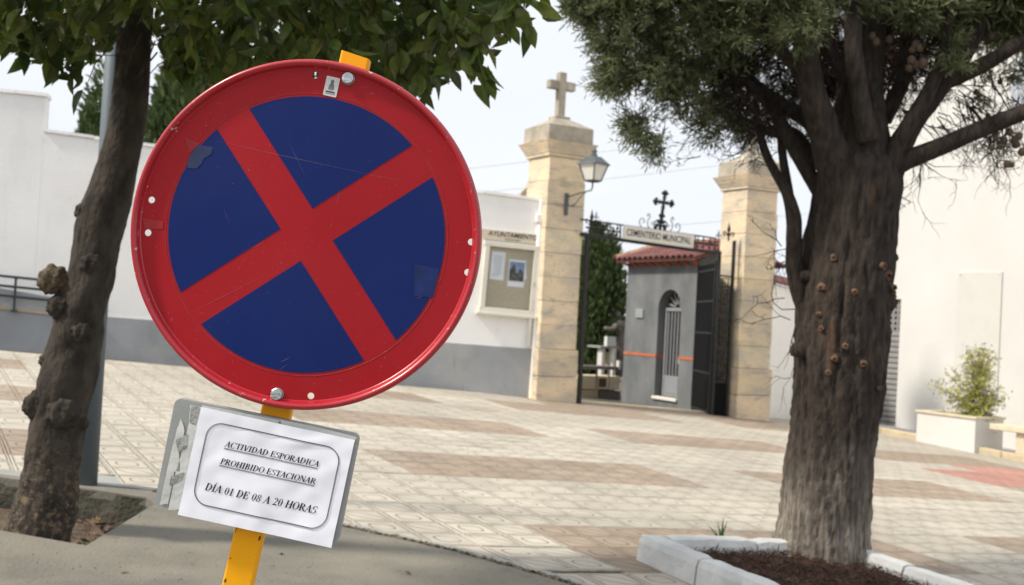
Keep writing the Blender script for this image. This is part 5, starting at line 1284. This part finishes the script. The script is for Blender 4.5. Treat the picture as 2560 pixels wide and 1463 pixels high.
# crown
CRC = pix(610, -150, 4.95); RX, RY, RZU, RZD = 1.38, 1.25, 1.0, .74
rng = np.random.default_rng(17)
for (du, dv, dz) in ((-260, -190, -.2), (120, -220, -.5), (420, -150, -.7), (60, -250, .4), (300, -230, .1), (-120, -260, .3)):
    s_ = smooth_path([(*op_(350, -60), .05), (*op_(350 + du * .4, -60 + dv * .6, dz * .4), .036), (*op_(350 + du, -60 + dv, dz), .022), (*op_(350 + du * 1.9, -60 + dv * 1.5, dz * 1.6), .008)], 5)
    mb = MB(); mb.tube([Vector(p[:3]) for p in s_], [p[3] for p in s_], 10); mb.build('limb', 'orange_bark', otree, True)
LV = [(0, 0), (.22, .30), (.48, .37), (.75, .22), (1.0, 0)]
def leaf_template(fold, curl):
    vs = [(0, 0, 0)]; fs = []
    mids = []
    for y, w_ in LV: mids.append((0, y, -curl * y * y))
    vs = list(mids)
    for s_ in (-1, 1):
        for y, w_ in LV[1:-1]: vs.append((s_ * w_ * .62, y - .02, -curl * y * y + fold * w_ + .02 * math.sin(y * 17 + s_)))
    L0, R0_ = 5, 8
    for o, fl in ((L0, False), (R0_, True)):
        q = [(0, 1, o), (1, 2, o + 1, o), (2, 3, o + 2, o + 1), (3, 4, o + 2)]
        fs += [f[::-1] if fl else f for f in q]
    return np.array(vs), fs
TPL = [leaf_template(.35, .18), leaf_template(.15, .35), leaf_template(.55, .05), leaf_template(.25, -.12)]
leaves = []
def add_leaf(p, d, s_):
    d = d / np.linalg.norm(d); side = np.cross(d, rng.normal(size=3)); side /= np.linalg.norm(side); nn = np.cross(side, d)
    leaves.append((p, side, d, nn, s_, rng.integers(4)))
BND = [(-400, 110), (0, 135), (100, 165), (180, 185), (250, 150), (285, 95), (380, 95), (425, 200), (500, 215), (1000, 235), (1060, 240), (1110, 200), (1160, 170), (1210, 125), (1260, 90), (1300, 45), (1335, 0), (1345, -200), (4000, -2000)]
def bound(u):
    for (u0, v0), (u1, v1) in zip(BND, BND[1:]):
        if u0 <= u <= u1: return v0 + (v1 - v0) * (u - u0) / (u1 - u0)
    return 110
for i in range(10500):
    while True:
        q = rng.uniform(-1, 1, 3); rz = RZU if q[2] > 0 else RZD
        m_ = q[0] ** 2 + q[1] ** 2 + abs(q[2]) ** 3.2
        if m_ < 1 and rng.random() < .25 + .75 * m_: break
    p = np.array(CRC) + np.array([q[0] * RX, q[1] * RY, q[2] * rz])
    p[2] += .07 * noise.noise(Vector(p * 2.6)) * (1 if q[2] < 0 else .2)
    d = np.array([q[0] * .8, q[1] * .8, -.75]) + rng.normal(size=3) * .55
    uu, vv_, zz_ = proj(p + .09 * d / np.linalg.norm(d))
    if vv_ > bound(uu) + rng.normal() * 14: continue
    if 268 < uu < 392 and vv_ > 45 and zz_ < 5.75: continue
    add_leaf(p, d, rng.uniform(.06, .13))
# hanging sprigs along the lower fringe
for (u, v, Z) in ((190, 165, 4.6), (60, 90, 4.5), (120, 120, 4.6), (20, 60, 4.4), (430, 130, 4.4), (450, 160, 4.4), (1040, 160, 4.3), (1060, 205, 4.3), (1110, 120, 4.2), (1160, 150, 4.2), (1175, 110, 4.2), (1240, 60, 4.15), (1250, 20, 4.15), (1310, 10, 4.15), (1200, 90, 4.2), (980, 140, 4.25), (900, 110, 4.3), (1090, 60, 4.2), (1295, -20, 4.1), (820, 90, 4.2), (720, 60, 4.2), (610, 100, 4.3), (1140, 60, 4.2)):
    p0 = np.array(pix(u, v - 40, Z)); dn = np.array([rng.normal() * .25 + .1, rng.normal() * .25, -1.0])
    for k in range(9):
        f = k / 8 * .13; p = p0 + dn * f + rng.normal(size=3) * .022; d = dn * .8 + rng.normal(size=3) * .5; add_leaf(p, d, rng.uniform(.085, .125))
# the 300 nearest leaves in view become leaf objects, the others one mass
scored = []
for i, L_ in enumerate(leaves):
    u, v, Z = proj(L_[0]); ok = -30 < u < 1400 and -40 < v < 330
    scored.append((0 if ok else 1, Z, i))
scored.sort(); single = set(i for _, _, i in scored[:300])
leaf_me = []
for k, (tv, tf) in enumerate(TPL):
    me = bpy.data.meshes.new('leaf'); me.from_pydata([tuple(x) for x in tv], [], tf); me.materials.append(MATS['citrus_leaf_single']); me.polygons.foreach_set('use_smooth', [True] * len(me.polygons)); me.update(); leaf_me.append(me)
V = []; F = []
for i, (p, sd, d, nn, s_, k) in enumerate(leaves):
    if i in single:
        M = Matrix(((sd[0] * s_, d[0] * s_, nn[0] * s_, p[0]), (sd[1] * s_, d[1] * s_, nn[1] * s_, p[1]), (sd[2] * s_, d[2] * s_, nn[2] * s_, p[2]), (0, 0, 0, 1)))
        place('leaf', leaf_me[k], otree, M)
    else:
        tv, tf = TPL[k]; o = len(V); A = p + s_ * (tv[:, :1] * sd + tv[:, 1:2] * d + tv[:, 2:] * nn); V += [tuple(x) for x in A]; F += [tuple(j + o for j in f) for f in tf]
me = bpy.data.meshes.new('crown'); me.from_pydata(V, [], F); me.materials.append(MATS['citrus_leaf']); me.polygons.foreach_set('use_smooth', [True] * len(me.polygons)); me.update()
stuff(place('crown', me, otree))
mb = MB(); rng = np.random.default_rng(4)
for k in range(160):
    q = rng.normal(size=3); q /= np.linalg.norm(q); p = np.array(CRC) + q * np.array([RX, RY, .7]) * rng.uniform(.5, .85); d = q + rng.normal(size=3) * .5; d /= np.linalg.norm(d)
    mb.tube([Vector(p), Vector(p + d * .12 + rng.normal(size=3) * .02), Vector(p + d * .26)], [.004, .003, .0015], 4, False)
stuff(mb.build('twigs', 'orange_bark', otree))

# ------------------------------------------------------------------ no stopping sign
ZS = 1.93; KP = ZS / FPX; TL = math.radians(12.6)
SO = pix(766.5, 587, ZS)
EX = (math.cos(TL) * _R - math.sin(TL) * _U).normalized(); EY = (math.sin(TL) * _R + math.cos(TL) * _U).normalized(); EZ = EX.cross(EY)
def loc(u, v):
    dx, dy = (u - 766.5) * KP, -(v - 587) * KP
    return dx * math.cos(TL) - dy * math.sin(TL), dx * math.sin(TL) + dy * math.cos(TL)
def S(x, y, z=0.0): return SO + EX * x + EY * y + EZ * z
def sign_paint(name, col, worn, chip_scale, chip_lo, rough, dust=.12):
    m = bpy.data.materials.new(name); m.use_nodes = True; t = m.node_tree; b = t.nodes['Principled BSDF']; MATS[name] = m
    co = t.nodes.new('ShaderNodeTexCoord').outputs['Object']
    big = tex(t, co, 5.0, 5); sc1 = tex(t, co, 60.0, 3, (1, 6, 6)); sc2 = tex(t, co, 55.0, 3, (6, 1, 1)); ch = tex(t, co, chip_scale, 5); sp_ = tex(t, co, 260.0, 2)
    c_ = mixc(t, big.ss(.40, .72, 0, dust), col, tuple(min(1, c * 1.1 + .05) for c in col))
    c_ = mixc(t, (sc1.ss(.70, .76, 0, .5) * big.ss(.45, .6)), c_, worn); c_ = mixc(t, (sc2.ss(.72, .77, 0, .45) * big.ss(.62, .48)), c_, worn)
    c_ = mixc(t, sp_.ss(.72, .78, 0, .55), c_, worn)
    c_ = mixc(t, ch.ss(chip_lo, chip_lo + .05), c_, worn)
    t.links.new(c_, b.inputs['Base Color']); b.inputs['Roughness'].default_value = rough; b.inputs['Specular IOR Level'].default_value = .22
    t.links.new(big.ss(.3, .7, rough - .08, rough + .12).s, b.inputs['Roughness'])
    bp = t.nodes.new('ShaderNodeBump'); bp.inputs['Strength'].default_value = .35; bp.inputs['Distance'].default_value = .004
    cs = t.nodes.new('ShaderNodeSeparateXYZ'); t.links.new(co, cs.inputs[0]); crease = ((X(t, cs.outputs[0]).pow(2) + .0003).pow(.5)) * -24.0
    t.links.new((tex(t, co, 7.0, 3) + crease).s, bp.inputs['Height']); t.links.new(bp.outputs[0], b.inputs['Normal'])
sign_paint('sign_red', (.355, .008, .014), (.42, .20, .20), 30, .85, .42, .05)
sign_paint('sign_rim_red', (.40, .014, .024), (.50, .42, .38), 75, .665, .24)
MATS['sign_rim_red'].node_tree.nodes['Principled BSDF'].inputs['Specular IOR Level'].default_value = .6
sign_paint('sign_blue', (.0022, .0150, .118), (.09, .12, .22), 30, .88, .42, .04)
sign_paint('post_yellow', (.90, .40, .006), (.16, .09, .02), 30, .79, .42, .05)
sgn = thing('no_stopping_sign', W(*AB(SO - EY * 1.55)), 'round red and blue no-stopping sign leaning on a yellow post', 'road sign')
HOLES = [(788, 188), (379, 500), (370, 582), (1178, 605), (1169, 681), (777, 990)]
bm = bmesh.new(); es = []
def loop(c, r_, n):
    vv = [bm.verts.new((c[0] + r_ * math.cos(2 * PI * i / n), c[1] + r_ * math.sin(2 * PI * i / n), 0)) for i in range(n)]
    return [bm.edges.new((vv[i], vv[(i + 1) % n])) for i in range(n)]
es += loop((0, 0), .2885, 128)
for h_ in HOLES: es += loop(loc(*h_), .0058, 20)
bmesh.ops.triangle_fill(bm, edges=es, use_beauty=True)
for f in bm.faces:
    if f.normal.z < 0: f.normal_flip()
r_ = bmesh.ops.extrude_face_region(bm, geom=bm.faces[:]); 
for v_ in [g for g in r_['geom'] if isinstance(g, bmesh.types.BMVert)]: v_.co.z += .002
bmesh.ops.recalc_face_normals(bm, faces=bm.faces)
me = bpy.data.meshes.new('face_plate'); bm.to_mesh(me); bm.free(); me.materials.append(MATS['sign_red'])
SM = frame_matrix(SO - EZ * .002, EX, EY, EZ)
place('face_plate', me, sgn, SM)
mb = MB(); prof = [(.2855, .0), (.2872, .0015), (.2886, .0050), (.2905, .0095), (.2935, .0125), (.2970, .0128), (.3000, .0100), (.3016, .0055), (.3020, .001), (.3020, -.020), (.2995, -.0225), (.2975, -.02), (.2970, -.003), (.2878, -.0026)]
mb.lathe(prof, Vector((0, 0, 0)), Vector((1, 0, 0)), Vector((0, 1, 0)), Vector((0, 0, 1)), 160)
place('rim', mb.mesh('rim', 'sign_rim_red', True), sgn, frame_matrix(SO, EX, EY, EZ))
# four blue fields
RB = .2385; HWA = 47.2 * KP
for k in range(4):
    th0 = k * PI / 2     # field centred on the +y, -x, -y, +x axis, arms at 45 degrees
    a_lim = PI / 4 - math.asin(HWA / RB)
    pts = [(0, HWA * math.sqrt(2))] + [(RB * math.sin(q), RB * math.cos(q)) for q in [(-a_lim + 2 * a_lim * i / 28) for i in range(29)]][::-1]
    pts = [(x * math.cos(th0) - y * math.sin(th0), x * math.sin(th0) + y * math.cos(th0)) for x, y in pts]
    mb = MB(); n = len(pts); mb.add([(x, y, .0006) for x, y in pts], [tuple(range(n))])
    me = mb.mesh('blue_field', 'sign_blue'); place('blue_field', me, sgn, frame_matrix(SO, EX, EY, EZ))
# seam of the printed film
mb = MB(); mb.lathe([(RB + .0045, .0002), (RB + .0049, .0007), (RB + .0053, .0002)], Vector((0, 0, 0)), Vector((1, 0, 0)), Vector((0, 1, 0)), ZD, 128)
mat('film_edge', (.42, .06, .045), .5, .2, 40); place('film_seam', mb.mesh('film_seam', 'film_edge', True), sgn, frame_matrix(SO, EX, EY, EZ))
# glue and tape remnants
def remnant(pts_px, matn, nm, z):
    mb = MB(); q = [S(*loc(u, v), z) for u, v in pts_px]; mb.add(q, [tuple(range(len(q)))]); return mb.build(nm, matn, sgn, fixn=False)
mat('glue_blue', (.030, .046, .118), .5, .12, 40); mat('glue_blue_faint', (.009, .024, .135), .5, .2, 30); mat('glue_red', (.36, .020, .026), .45, .12, 20)
remnant([(496, 362), (533, 369), (529, 385), (508, 398), (505, 408), (492, 422), (469, 420), (471, 398), (483, 378)], 'glue_blue', 'tape_remnant', .0012)
remnant([(462, 343), (500, 358), (473, 385)], 'glue_red', 'tape_remnant', .0012)
remnant([(1036, 660), (1098, 672), (1092, 708), (1082, 744), (1036, 740)], 'glue_blue_faint', 'tape_remnant', .0012)
remnant([(358, 546), (408, 553), (408, 572), (362, 574)], 'glue_red', 'tape_remnant', .0010)
# faint scratches
mat('scratch', (.22, .15, .20), .6, .1, 30)
for (u0, v0, u1, v1, wpx) in ((540, 352, 905, 432, .7), (905, 432, 1010, 452, .5), (630, 620, 660, 602, 1.0), (470, 785, 660, 688, .6), (765, 445, 720, 352, .5), (1040, 745, 1062, 738, .9), (700, 905, 725, 893, .8), (720, 910, 700, 925, .6), (840, 520, 850, 470, .6), (560, 520, 575, 560, .5)):
    a_, b_ = S(*loc(u0, v0), .0009), S(*loc(u1, v1), .0009); d_ = (b_ - a_).normalized(); s_ = d_.cross(EZ) * (wpx * KP * .5)
    m_ = (a_ + b_) / 2 + s_ * 3
    mb = MB(); mb.add([a_ - s_ * .2, a_ + s_ * .2, m_ + s_, b_ + s_ * .2, b_ - s_ * .2, m_ - s_], [(0, 1, 2, 3, 4, 5)]); mb.build('scratch', 'scratch', sgn, fixn=False)
# post
PXO = .0100; pw, pd = .0255, .015
y_top = .3255; y_bot = -(SO.z - gz(SO.x, SO.y)) / EY.z - .02
for k in range(30):
    q = S(PXO, y_bot, -.022); 
    y_bot -= (q.z - (gz(q.x, q.y) + .014)) / EY.z
mb = MB(); x0, x1 = PXO - pw, PXO + pw; zf, zb2 = -.0225, -.0225 - 2 * pd; c = .003
sec = [(x0 + c, zf), (x1 - c, zf), (x1, zf - c), (x1, zb2 + c), (x1 - c, zb2), (x0 + c, zb2), (x0, zb2 + c), (x0, zf - c)]
ny = 60; vs = []
for i in range(ny + 1):
    for (x, z) in sec:
        y = y_bot + (y_top - y_bot) * i / ny
        if i == ny: y += -(x - PXO) * .10
        vs.append(S(x, y, z))
m8 = 8
mb.add(vs, [(i * m8 + k, i * m8 + (k + 1) % m8, (i + 1) * m8 + (k + 1) % m8, (i + 1) * m8 + k) for i in range(ny) for k in range(m8)] + [tuple(range(m8)), tuple(range(ny * m8, ny * m8 + m8))])
mb.build('post', 'post_yellow', sgn)
fb = S(PXO, y_bot, -.0375); mb = MB(); mb.box(Vector((fb.x, fb.y, gz(fb.x, fb.y) + .018)), Vector((1, 0, -SX)).normalized(), Vector((0, 1, 0)), NV, .15, .15, .004, .002); mb.build('foot_plate', 'post_yellow', sgn)
# paint chips down the post edges
mat('rust_chip', (.10, .055, .02), .9, .3, 60)
mb = MB()
for k in range(15):
    sd = rnd.choice((-1, 1, -1)); y = rnd.uniform(-.66, -.50) if k < 11 else rnd.uniform(-.5, -.42); l = rnd.uniform(.001, .006); x = PXO + sd * (pw - rnd.uniform(.0028, .0050)); w_ = rnd.uniform(.0005, .0018)
    mb.add([S(x - w_, y - l, zf + .0004), S(x + w_, y - l * .6, zf + .0004), S(x + w_ * .7, y + l, zf + .0004), S(x - w_ * .8, y + l * .7, zf + .0004)], [(0, 1, 2, 3)])
mb.build('paint_chips', 'rust_chip', sgn, fixn=False)
# bolts
for (u, v) in ((871, 197), (693, 986)):
    x, y = loc(u, v); mb = MB()
    mb.lathe([(.0112, .0004), (.0112, .0022), (.0104, .0028)], S(x, y), EX, EY, EZ, 28); bo = mb.build('bolt', 'zinc', sgn)
    mb = MB(); mb.lathe([(.0101, .0026), (.0101, .0068), (.0095, .0078), (.0085, .0082), (.0004, .0083)], S(x, y), EX, EY, EZ, 28); mb.build('bolt_head', 'zinc', bo)
    mb = MB()
    for k in range(6):
        q = .5 + k * .5 + (1.2 if k > 2 else 0); mb.box(S(x + .0058 * math.cos(q), y + .0058 * math.sin(q), .0084), EX, EY, EZ, .0007, .0013, .0003)
    mb.build('stamped_mark', 'zinc', bo)
# small sticker
sc_ = loc(829, 217); hw_, hh_ = 17 * KP, 24.5 * KP
def SS(x, y, z=.0011): return S(sc_[0] + x, sc_[1] + y, z)
mb = MB(); rr_ = .0018; pts = []
for (cx_, cy_, a0_) in ((1, 1, 0), (-1, 1, 90), (-1, -1, 180), (1, -1, 270)):
    for k in range(5): q = math.radians(a0_ + k * 22.5); pts.append(SS(cx_ * (hw_ - rr_) + rr_ * math.cos(q), cy_ * (hh_ - rr_) + rr_ * math.sin(q)))
mb.add(pts, [tuple(range(len(pts)))]); stk = mb.build('sticker', 'sticker', sgn, fixn=False)
mb = MB(); f_ = [(0, .0125), (.0026, .0105), (.003, .0075), (.0022, .0055), (.0042, .002), (.0052, -.0045), (.0035, -.0062), (-.0035, -.0062), (-.0052, -.0045), (-.0042, .002), (-.0022, .0055), (-.003, .0075), (-.0026, .0105)]
mb.add([SS(x, y, .0014) for x, y in f_], [tuple(range(len(f_)))]); mb.build('sticker_figure', 'ink_grey', stk, fixn=False)
mb = MB()
for k in range(6): mb.box(SS(-.0068 + k * .0027, -.0094, .0014), EX, EY, EZ, .0011, .0012, .0001)
mb.build('sticker_band', 'ink', stk)
mb = MB()
for k in range(8): mb.box(SS(-.0078 + k * .0022, -.0126, .0014), EX, EY, EZ, .0008, .0007, .0001)
mb.build('sticker_print', 'ink_grey', stk)
# supplementary plate below
PT = math.radians(11.4); PXX = (math.cos(PT) * _R - math.sin(PT) * _U).normalized(); PYY = (math.sin(PT) * _R + math.cos(PT) * _U).normalized()
PO = pix(641.5, 1176.5, ZS)
def Q(x, y, z=0.0): return PO + PXX * x + PYY * y + EZ * z
pw2, ph2, rr_ = 235 * KP, 138 * KP, .011
def rrect(hw, hh, r, n=7):
    pts = []
    for (cx_, cy_, a0_) in ((1, 1, 0), (-1, 1, 90), (-1, -1, 180), (1, -1, 270)):
        for k in range(n): q = math.radians(a0_ + k * 90 / (n - 1)); pts.append((cx_ * (hw - r) + r * math.cos(q), cy_ * (hh - r) + r * math.sin(q)))
    return pts
mb = MB(); mb.prism([Q(x, y, -.001) for x, y in rrect(pw2, ph2, rr_)], -EZ * .003); spl = mb.build('lower_plate', 'plate_grey', sgn)
mb = MB(); o_ = rrect(pw2, ph2, rr_); i_ = rrect(pw2 - .0018, ph2 - .0018, rr_ - .001); n = len(o_)
mb.add([Q(x, y, -.004) for x, y in o_] + [Q(x, y, -.018) for x, y in o_] + [Q(x, y, -.018) for x, y in i_] + [Q(x, y, -.004) for x, y in i_], [(a * n + k, a * n + (k + 1) % n, (a + 1) * n + (k + 1) % n, (a + 1) * n + k) for a in range(3) for k in range(n)]); mb.build('plate_flange', 'plate_grey', spl)
def qpx(u, v, z):
    dx, dy = (u - 641.5) * KP, -(v - 1176.5) * KP
    return Q(dx * math.cos(PT) - dy * math.sin(PT), dx * math.sin(PT) + dy * math.cos(PT), z)
def torn(pts, nm='torn_tape', matn='tape', z=.0006):
    out_ = []
    for i in range(len(pts)):
        (u0, v0), (u1, v1) = pts[i], pts[(i + 1) % len(pts)]
        for k in range(4):
            f = k / 4; out_.append(qpx(u0 + (u1 - u0) * f + rnd.uniform(-.8, .8), v0 + (v1 - v0) * f + rnd.uniform(-.8, .8), z))
    mb = MB(); mb.add(out_, [tuple(range(len(out_)))]); mb.build(nm, matn, spl, fixn=False)
torn([(453, 1045), (462, 1078), (447, 1130), (452, 1178), (436, 1180), (420, 1260), (399, 1262), (410, 1210), (428, 1130), (440, 1080)])
torn([(476, 1012), (512, 1020), (470, 1180), (452, 1275), (421, 1274), (440, 1180), (455, 1130), (472, 1060)])
torn([(505, 1013), (560, 1022), (700, 1052), (690, 1062), (600, 1040), (508, 1026)]); torn([(700, 1048), (800, 1070), (892, 1092), (886, 1106), (800, 1084), (705, 1064)])
mat('tape_grey', (.40, .41, .385), .5, .2, 30, .4, 60)
torn([(478, 1016), (500, 1018), (488, 1062), (474, 1056)], 'torn_tape', 'tape_grey', .0012); torn([(440, 1100), (470, 1085), (468, 1120), (446, 1132)], 'torn_tape', 'tape_grey', .0012); torn([(428, 1190), (462, 1180), (455, 1200), (424, 1215)], 'torn_tape', 'tape_grey', .0012)

# ------------------------------------------------------------------ paper notice stuck on the plate
NT = math.radians(12.2); NX = (math.cos(NT) * _R - math.sin(NT) * _U).normalized(); NY = (math.sin(NT) * _R + math.cos(NT) * _U).normalized()
NO = pix(667, 1192.5, ZS)
pwx, phy = 196 * KP, 137.5 * KP
def crinkle(x, y):
    fx, fy = x / pwx, y / phy
    z = .0034 + .0018 * math.exp(-((fx - .12 - .18 * fy) / .16) ** 2) + .0022 * noise.noise(Vector((fx * 1.6, fy * 1.4, 2.0)))
    z += .0035 * max(0, fx - .3) * max(0, -fy) + .0022 * math.exp(-((fy - .78 - .35 * (fx - .45)) / .07) ** 2) * max(0, 1 - abs(fx - .42) / .45) + .0011 * noise.noise(Vector((fx * 5, fy * 4, 9.0)))
    return z
def PN(x, y, dz=0.0): return NO + NX * (x - .035 * 0) + NY * y + EZ * (crinkle(x, y) + dz)
notice = thing('paper_notice', PN(0, -phy), 'white paper notice with printed parking ban taped on the lower plate', 'notice')
mb = MB(); nx_, ny_ = 48, 36; vs = [PN(-pwx + 2 * pwx * i / nx_, -phy + 2 * phy * j / ny_) for j in range(ny_ + 1) for i in range(nx_ + 1)]
mb.add(vs, [(j * (nx_ + 1) + i, j * (nx_ + 1) + i + 1, (j + 1) * (nx_ + 1) + i + 1, (j + 1) * (nx_ + 1) + i) for j in range(ny_) for i in range(nx_)])
mb.build('sheet', 'paper', notice, True, fixn=False)
def ring_line(hw, hh, r, wd, ox, oy, nm, matn, dz):
    a_, b_ = rrect(hw + wd / 2, hh + wd / 2, r + wd / 2, 10), rrect(hw - wd / 2, hh - wd / 2, r - wd / 2, 10); A_, B_ = [], []
    n = len(a_)
    for i in range(n):
        for k in range(6):
            f = k / 6; (x, y), (x2, y2) = a_[i], a_[(i + 1) % n]; A_.append((x + (x2 - x) * f, y + (y2 - y) * f)); (x, y), (x2, y2) = b_[i], b_[(i + 1) % n]; B_.append((x + (x2 - x) * f, y + (y2 - y) * f))
    n = len(A_); mb = MB(); mb.add([PN(x + ox, y + oy, dz) for x, y in A_] + [PN(x + ox, y + oy, dz) for x, y in B_], [(i, (i + 1) % n, n + (i + 1) % n, n + i) for i in range(n)]); mb.build(nm, matn, notice, fixn=False)
mat('print_shadow', (.50, .50, .56), .8, .05, 20)
ring_line(169 * KP, 104 * KP, 38 * KP, 2.6 * KP, 2.2 * KP, 1.6 * KP, 'border_shadow', 'print_shadow', .0008)
ring_line(169 * KP, 104 * KP, 38 * KP, 1.7 * KP, 0, 4.0 * KP, 'border_line', 'ink', .0012)
# bold italic serif capitals drawn stroke by stroke
TK, TN = .185, .055
def glyph(chh):
    """list of polygons in cap-height units, and the advance"""
    P_ = []
    def bar(x0, y0, x1, y1, w_): P_.append([(x0 - w_ / 2, y0), (x0 + w_ / 2, y0), (x1 + w_ / 2, y1), (x1 - w_ / 2, y1)])
    def hb(x0, x1, y, w_=TN): P_.append([(x0, y - w_ / 2), (x1, y - w_ / 2), (x1, y + w_ / 2), (x0, y + w_ / 2)])
    def ser(x, y, w_=.30): hb(x - w_ / 2, x + w_ / 2, TN / 2 if y == 0 else 1 - TN / 2)
    def bowl(cx_, cy_, rx, ry, a0, a1, tk=TK, tn=TN, n=14):
        pr = None
        for i in range(n + 1):
            q = math.radians(a0 + (a1 - a0) * i / n); t_ = tn + (tk - tn) * abs(math.cos(q)) ** 1.5
            o_ = (cx_ + rx * math.cos(q), cy_ + ry * math.sin(q)); k_ = (cx_ + (rx - t_) * math.cos(q), cy_ + (ry - tn * 1.0 - (t_ - tn) * .15) * math.sin(q))
            if pr: P_.append([pr[0], o_, k_, pr[1]])
            pr = (o_, k_)
    w_ = .75
    if chh == 'A': bar(.06, 0, .43, 1, TN + .02); bar(.62, 0, .40, 1, TK); hb(.18, .55, .33); ser(.07, 0, .24); ser(.62, 0, .32); w_ = .78
    elif chh == 'C': bowl(.42, .5, .40, .52, 50, 310); bar(.71, .68, .71, 1.0, TN); bar(.69, .10, .72, .25, TN); w_ = .78
    elif chh == 'T': bar(.36, 0, .36, 1, TK); hb(.02, .70, 1 - TN / 2); ser(.36, 0, .36); bar(.04, .74, .04, 1, TN); bar(.68, .74, .68, 1, TN); w_ = .74
    elif chh in 'IÍ':
        bar(.2, 0, .2, 1, TK); ser(.2, 0, .36); ser(.2, 1, .36); w_ = .44
        if chh == 'Í': bar(.20, 1.08, .32, 1.28, .10)
    elif chh == 'V': bar(.36, 0, .14, 1, TK); bar(.38, 0, .66, 1, TN + .02); ser(.13, 1, .32); ser(.66, 1, .24); w_ = .76
    elif chh == 'D': bar(.17, 0, .17, 1, TK); bowl(.26, .5, .52, .5, -90, 90); hb(.02, .28, TN / 2); hb(.02, .28, 1 - TN / 2); w_ = .84
    elif chh == 'E': bar(.17, 0, .17, 1, TK); hb(.02, .64, TN / 2); hb(.02, .64, 1 - TN / 2); hb(.2, .46, .52); bar(.63, 0, .66, .27, TN); bar(.63, .75, .63, 1, TN); bar(.46, .40, .46, .64, TN); w_ = .72
    elif chh == 'S': bowl(.32, .735, .25, .265, 40, 260, .15); bowl(.32, .265, .27, .265, -140, 80, .15); bar(.56, .74, .56, 1.0, TN); bar(.06, 0, .06, .26, TN); w_ = .62
    elif chh in 'PR':
        bar(.17, 0, .17, 1, TK); bowl(.26, .745, .38, .255, -90, 90); hb(.02, .28, 1 - TN / 2); ser(.17, 0, .34); hb(.2, .30, .49); w_ = .68
        if chh == 'R': bar(.70, 0, .36, .50, TK * .9); ser(.72, 0, .20); w_ = .80
    elif chh == 'O': bowl(.41, .5, .40, .52, 0, 360, n=28); w_ = .84
    elif chh == 'H': bar(.17, 0, .17, 1, TK); bar(.68, 0, .68, 1, TK); hb(.2, .66, .52); [ser(x, y, .34) for x in (.17, .68) for y in (0, 1)]; w_ = .88
    elif chh == 'B': bar(.17, 0, .17, 1, TK); bowl(.26, .75, .33, .25, -90, 90); bowl(.26, .265, .39, .265, -90, 90); hb(.02, .28, TN / 2); hb(.02, .28, 1 - TN / 2); w_ = .73
    elif chh == 'N': bar(.12, 0, .12, 1, TN + .01); bar(.68, 0, .15, 1, TK); bar(.70, 0, .70, 1, TN + .01); ser(.12, 0, .24); ser(.70, 1, .24); hb(-.02, .2, 1 - TN / 2); w_ = .82
    elif chh == '0': bowl(.28, .48, .26, .50, 0, 360, .16, n=24); w_ = .60
    elif chh == '1': bar(.28, 0, .28, .98, .16); ser(.28, 0, .36); bar(.14, .84, .28, .98, .07); w_ = .60
    elif chh == '2': bowl(.27, .70, .24, .28, -20, 165, .16); bar(.10, .04, .44, .62, .09); hb(.03, .54, .07, .14); w_ = .60
    elif chh == '8': bowl(.28, .73, .21, .25, 0, 360, .12, n=20); bowl(.28, .25, .25, .25, 0, 360, .13, n=20); w_ = .60
    elif chh == ' ': w_ = .36
    return P_, w_
def serif_line(txt, cx_, cy_, width, cap, nm, underline):
    tot = sum(glyph(c)[1] for c in txt); sx = width / tot; mb = MB(); x = -width / 2
    for c in txt:
        polys, adv = glyph(c)
        for pl_ in polys:
            mb.add([PN(cx_ + x + px_ * sx + (py_ - .5) * cap * .20, cy_ + (py_ - .5) * cap, .0010) for px_, py_ in pl_], [tuple(range(len(pl_)))])
        x += adv * sx
    if underline:
        for dy in (.22, .36):
            n = 24; y0 = cy_ - cap * .5 - cap * dy; hw_ = width / 2
            vs = []
            for i in range(n + 1):
                for s_ in (-1, 1): vs.append(PN(cx_ - hw_ + 2 * hw_ * i / n - cap * .14, y0 + s_ * .00036, .0010))
            mb.add(vs, [(2 * i, 2 * i + 1, 2 * i + 3, 2 * i + 2) for i in range(n)])
    mb.build(nm, 'ink', notice, fixn=False)
serif_line('ACTIVIDAD ESPORADICA', 3 * KP, 60.0 * KP, 240 * KP, 15.0 * KP, 'text_line', True)
serif_line('PROHIBIDO ESTACIONAR', 2.5 * KP, 16.0 * KP, 243 * KP, 15.0 * KP, 'text_line', True)
serif_line('DÍA 01 DE 08 A 20 HORAS', -1 * KP, -54 * KP, 283 * KP, 19.0 * KP, 'text_line', False)

# ------------------------------------------------------------------ grit and fallen leaves on the concrete
rng = np.random.default_rng(31); mb = MB()
for k in range(420):
    u, v = rng.uniform(-60, 1500), rng.uniform(1240, 1500); g = G(u, v)
    if not inside(outer, g) or inside(PIT, g): continue
    mb.ball((g.x, g.y, gz(g.x, g.y) + .015), rng.uniform(.0015, .005), 5, 4, (1, 1, .6))
gr = stuff(mb.build('grit', 'gravel')); gr['label'] = 'loose grit scattered on the concrete footpath'
mat('fallen_leaf', (.20, .14, .05), .8, .2, 20, objvar=.4)
mfl = bpy.data.meshes.new('fallen_leaf'); tv, tf = TPL[1]; mfl.from_pydata([tuple(x) for x in tv], [], tf); mfl.materials.append(MATS['fallen_leaf'])
for k, (u, v, lab) in enumerate(((700, 1395, 'dry leaf lying on the concrete right of the yellow post'), (320, 1440, 'dry leaf lying on the concrete left of the yellow post'), (1010, 1440, 'dry leaf on the concrete near the gravel joint'))):
    g = G(u, v); o = place('fallen_leaf', mfl, None, Matrix.Translation((g.x, g.y, gz(g.x, g.y) + .024)) @ Matrix.Rotation(k * 2.1, 4, 'Z') @ Matrix.Diagonal((.05, .05, .05, 1))); tag(o, lab, 'leaf', 'fallen leaves on the concrete')
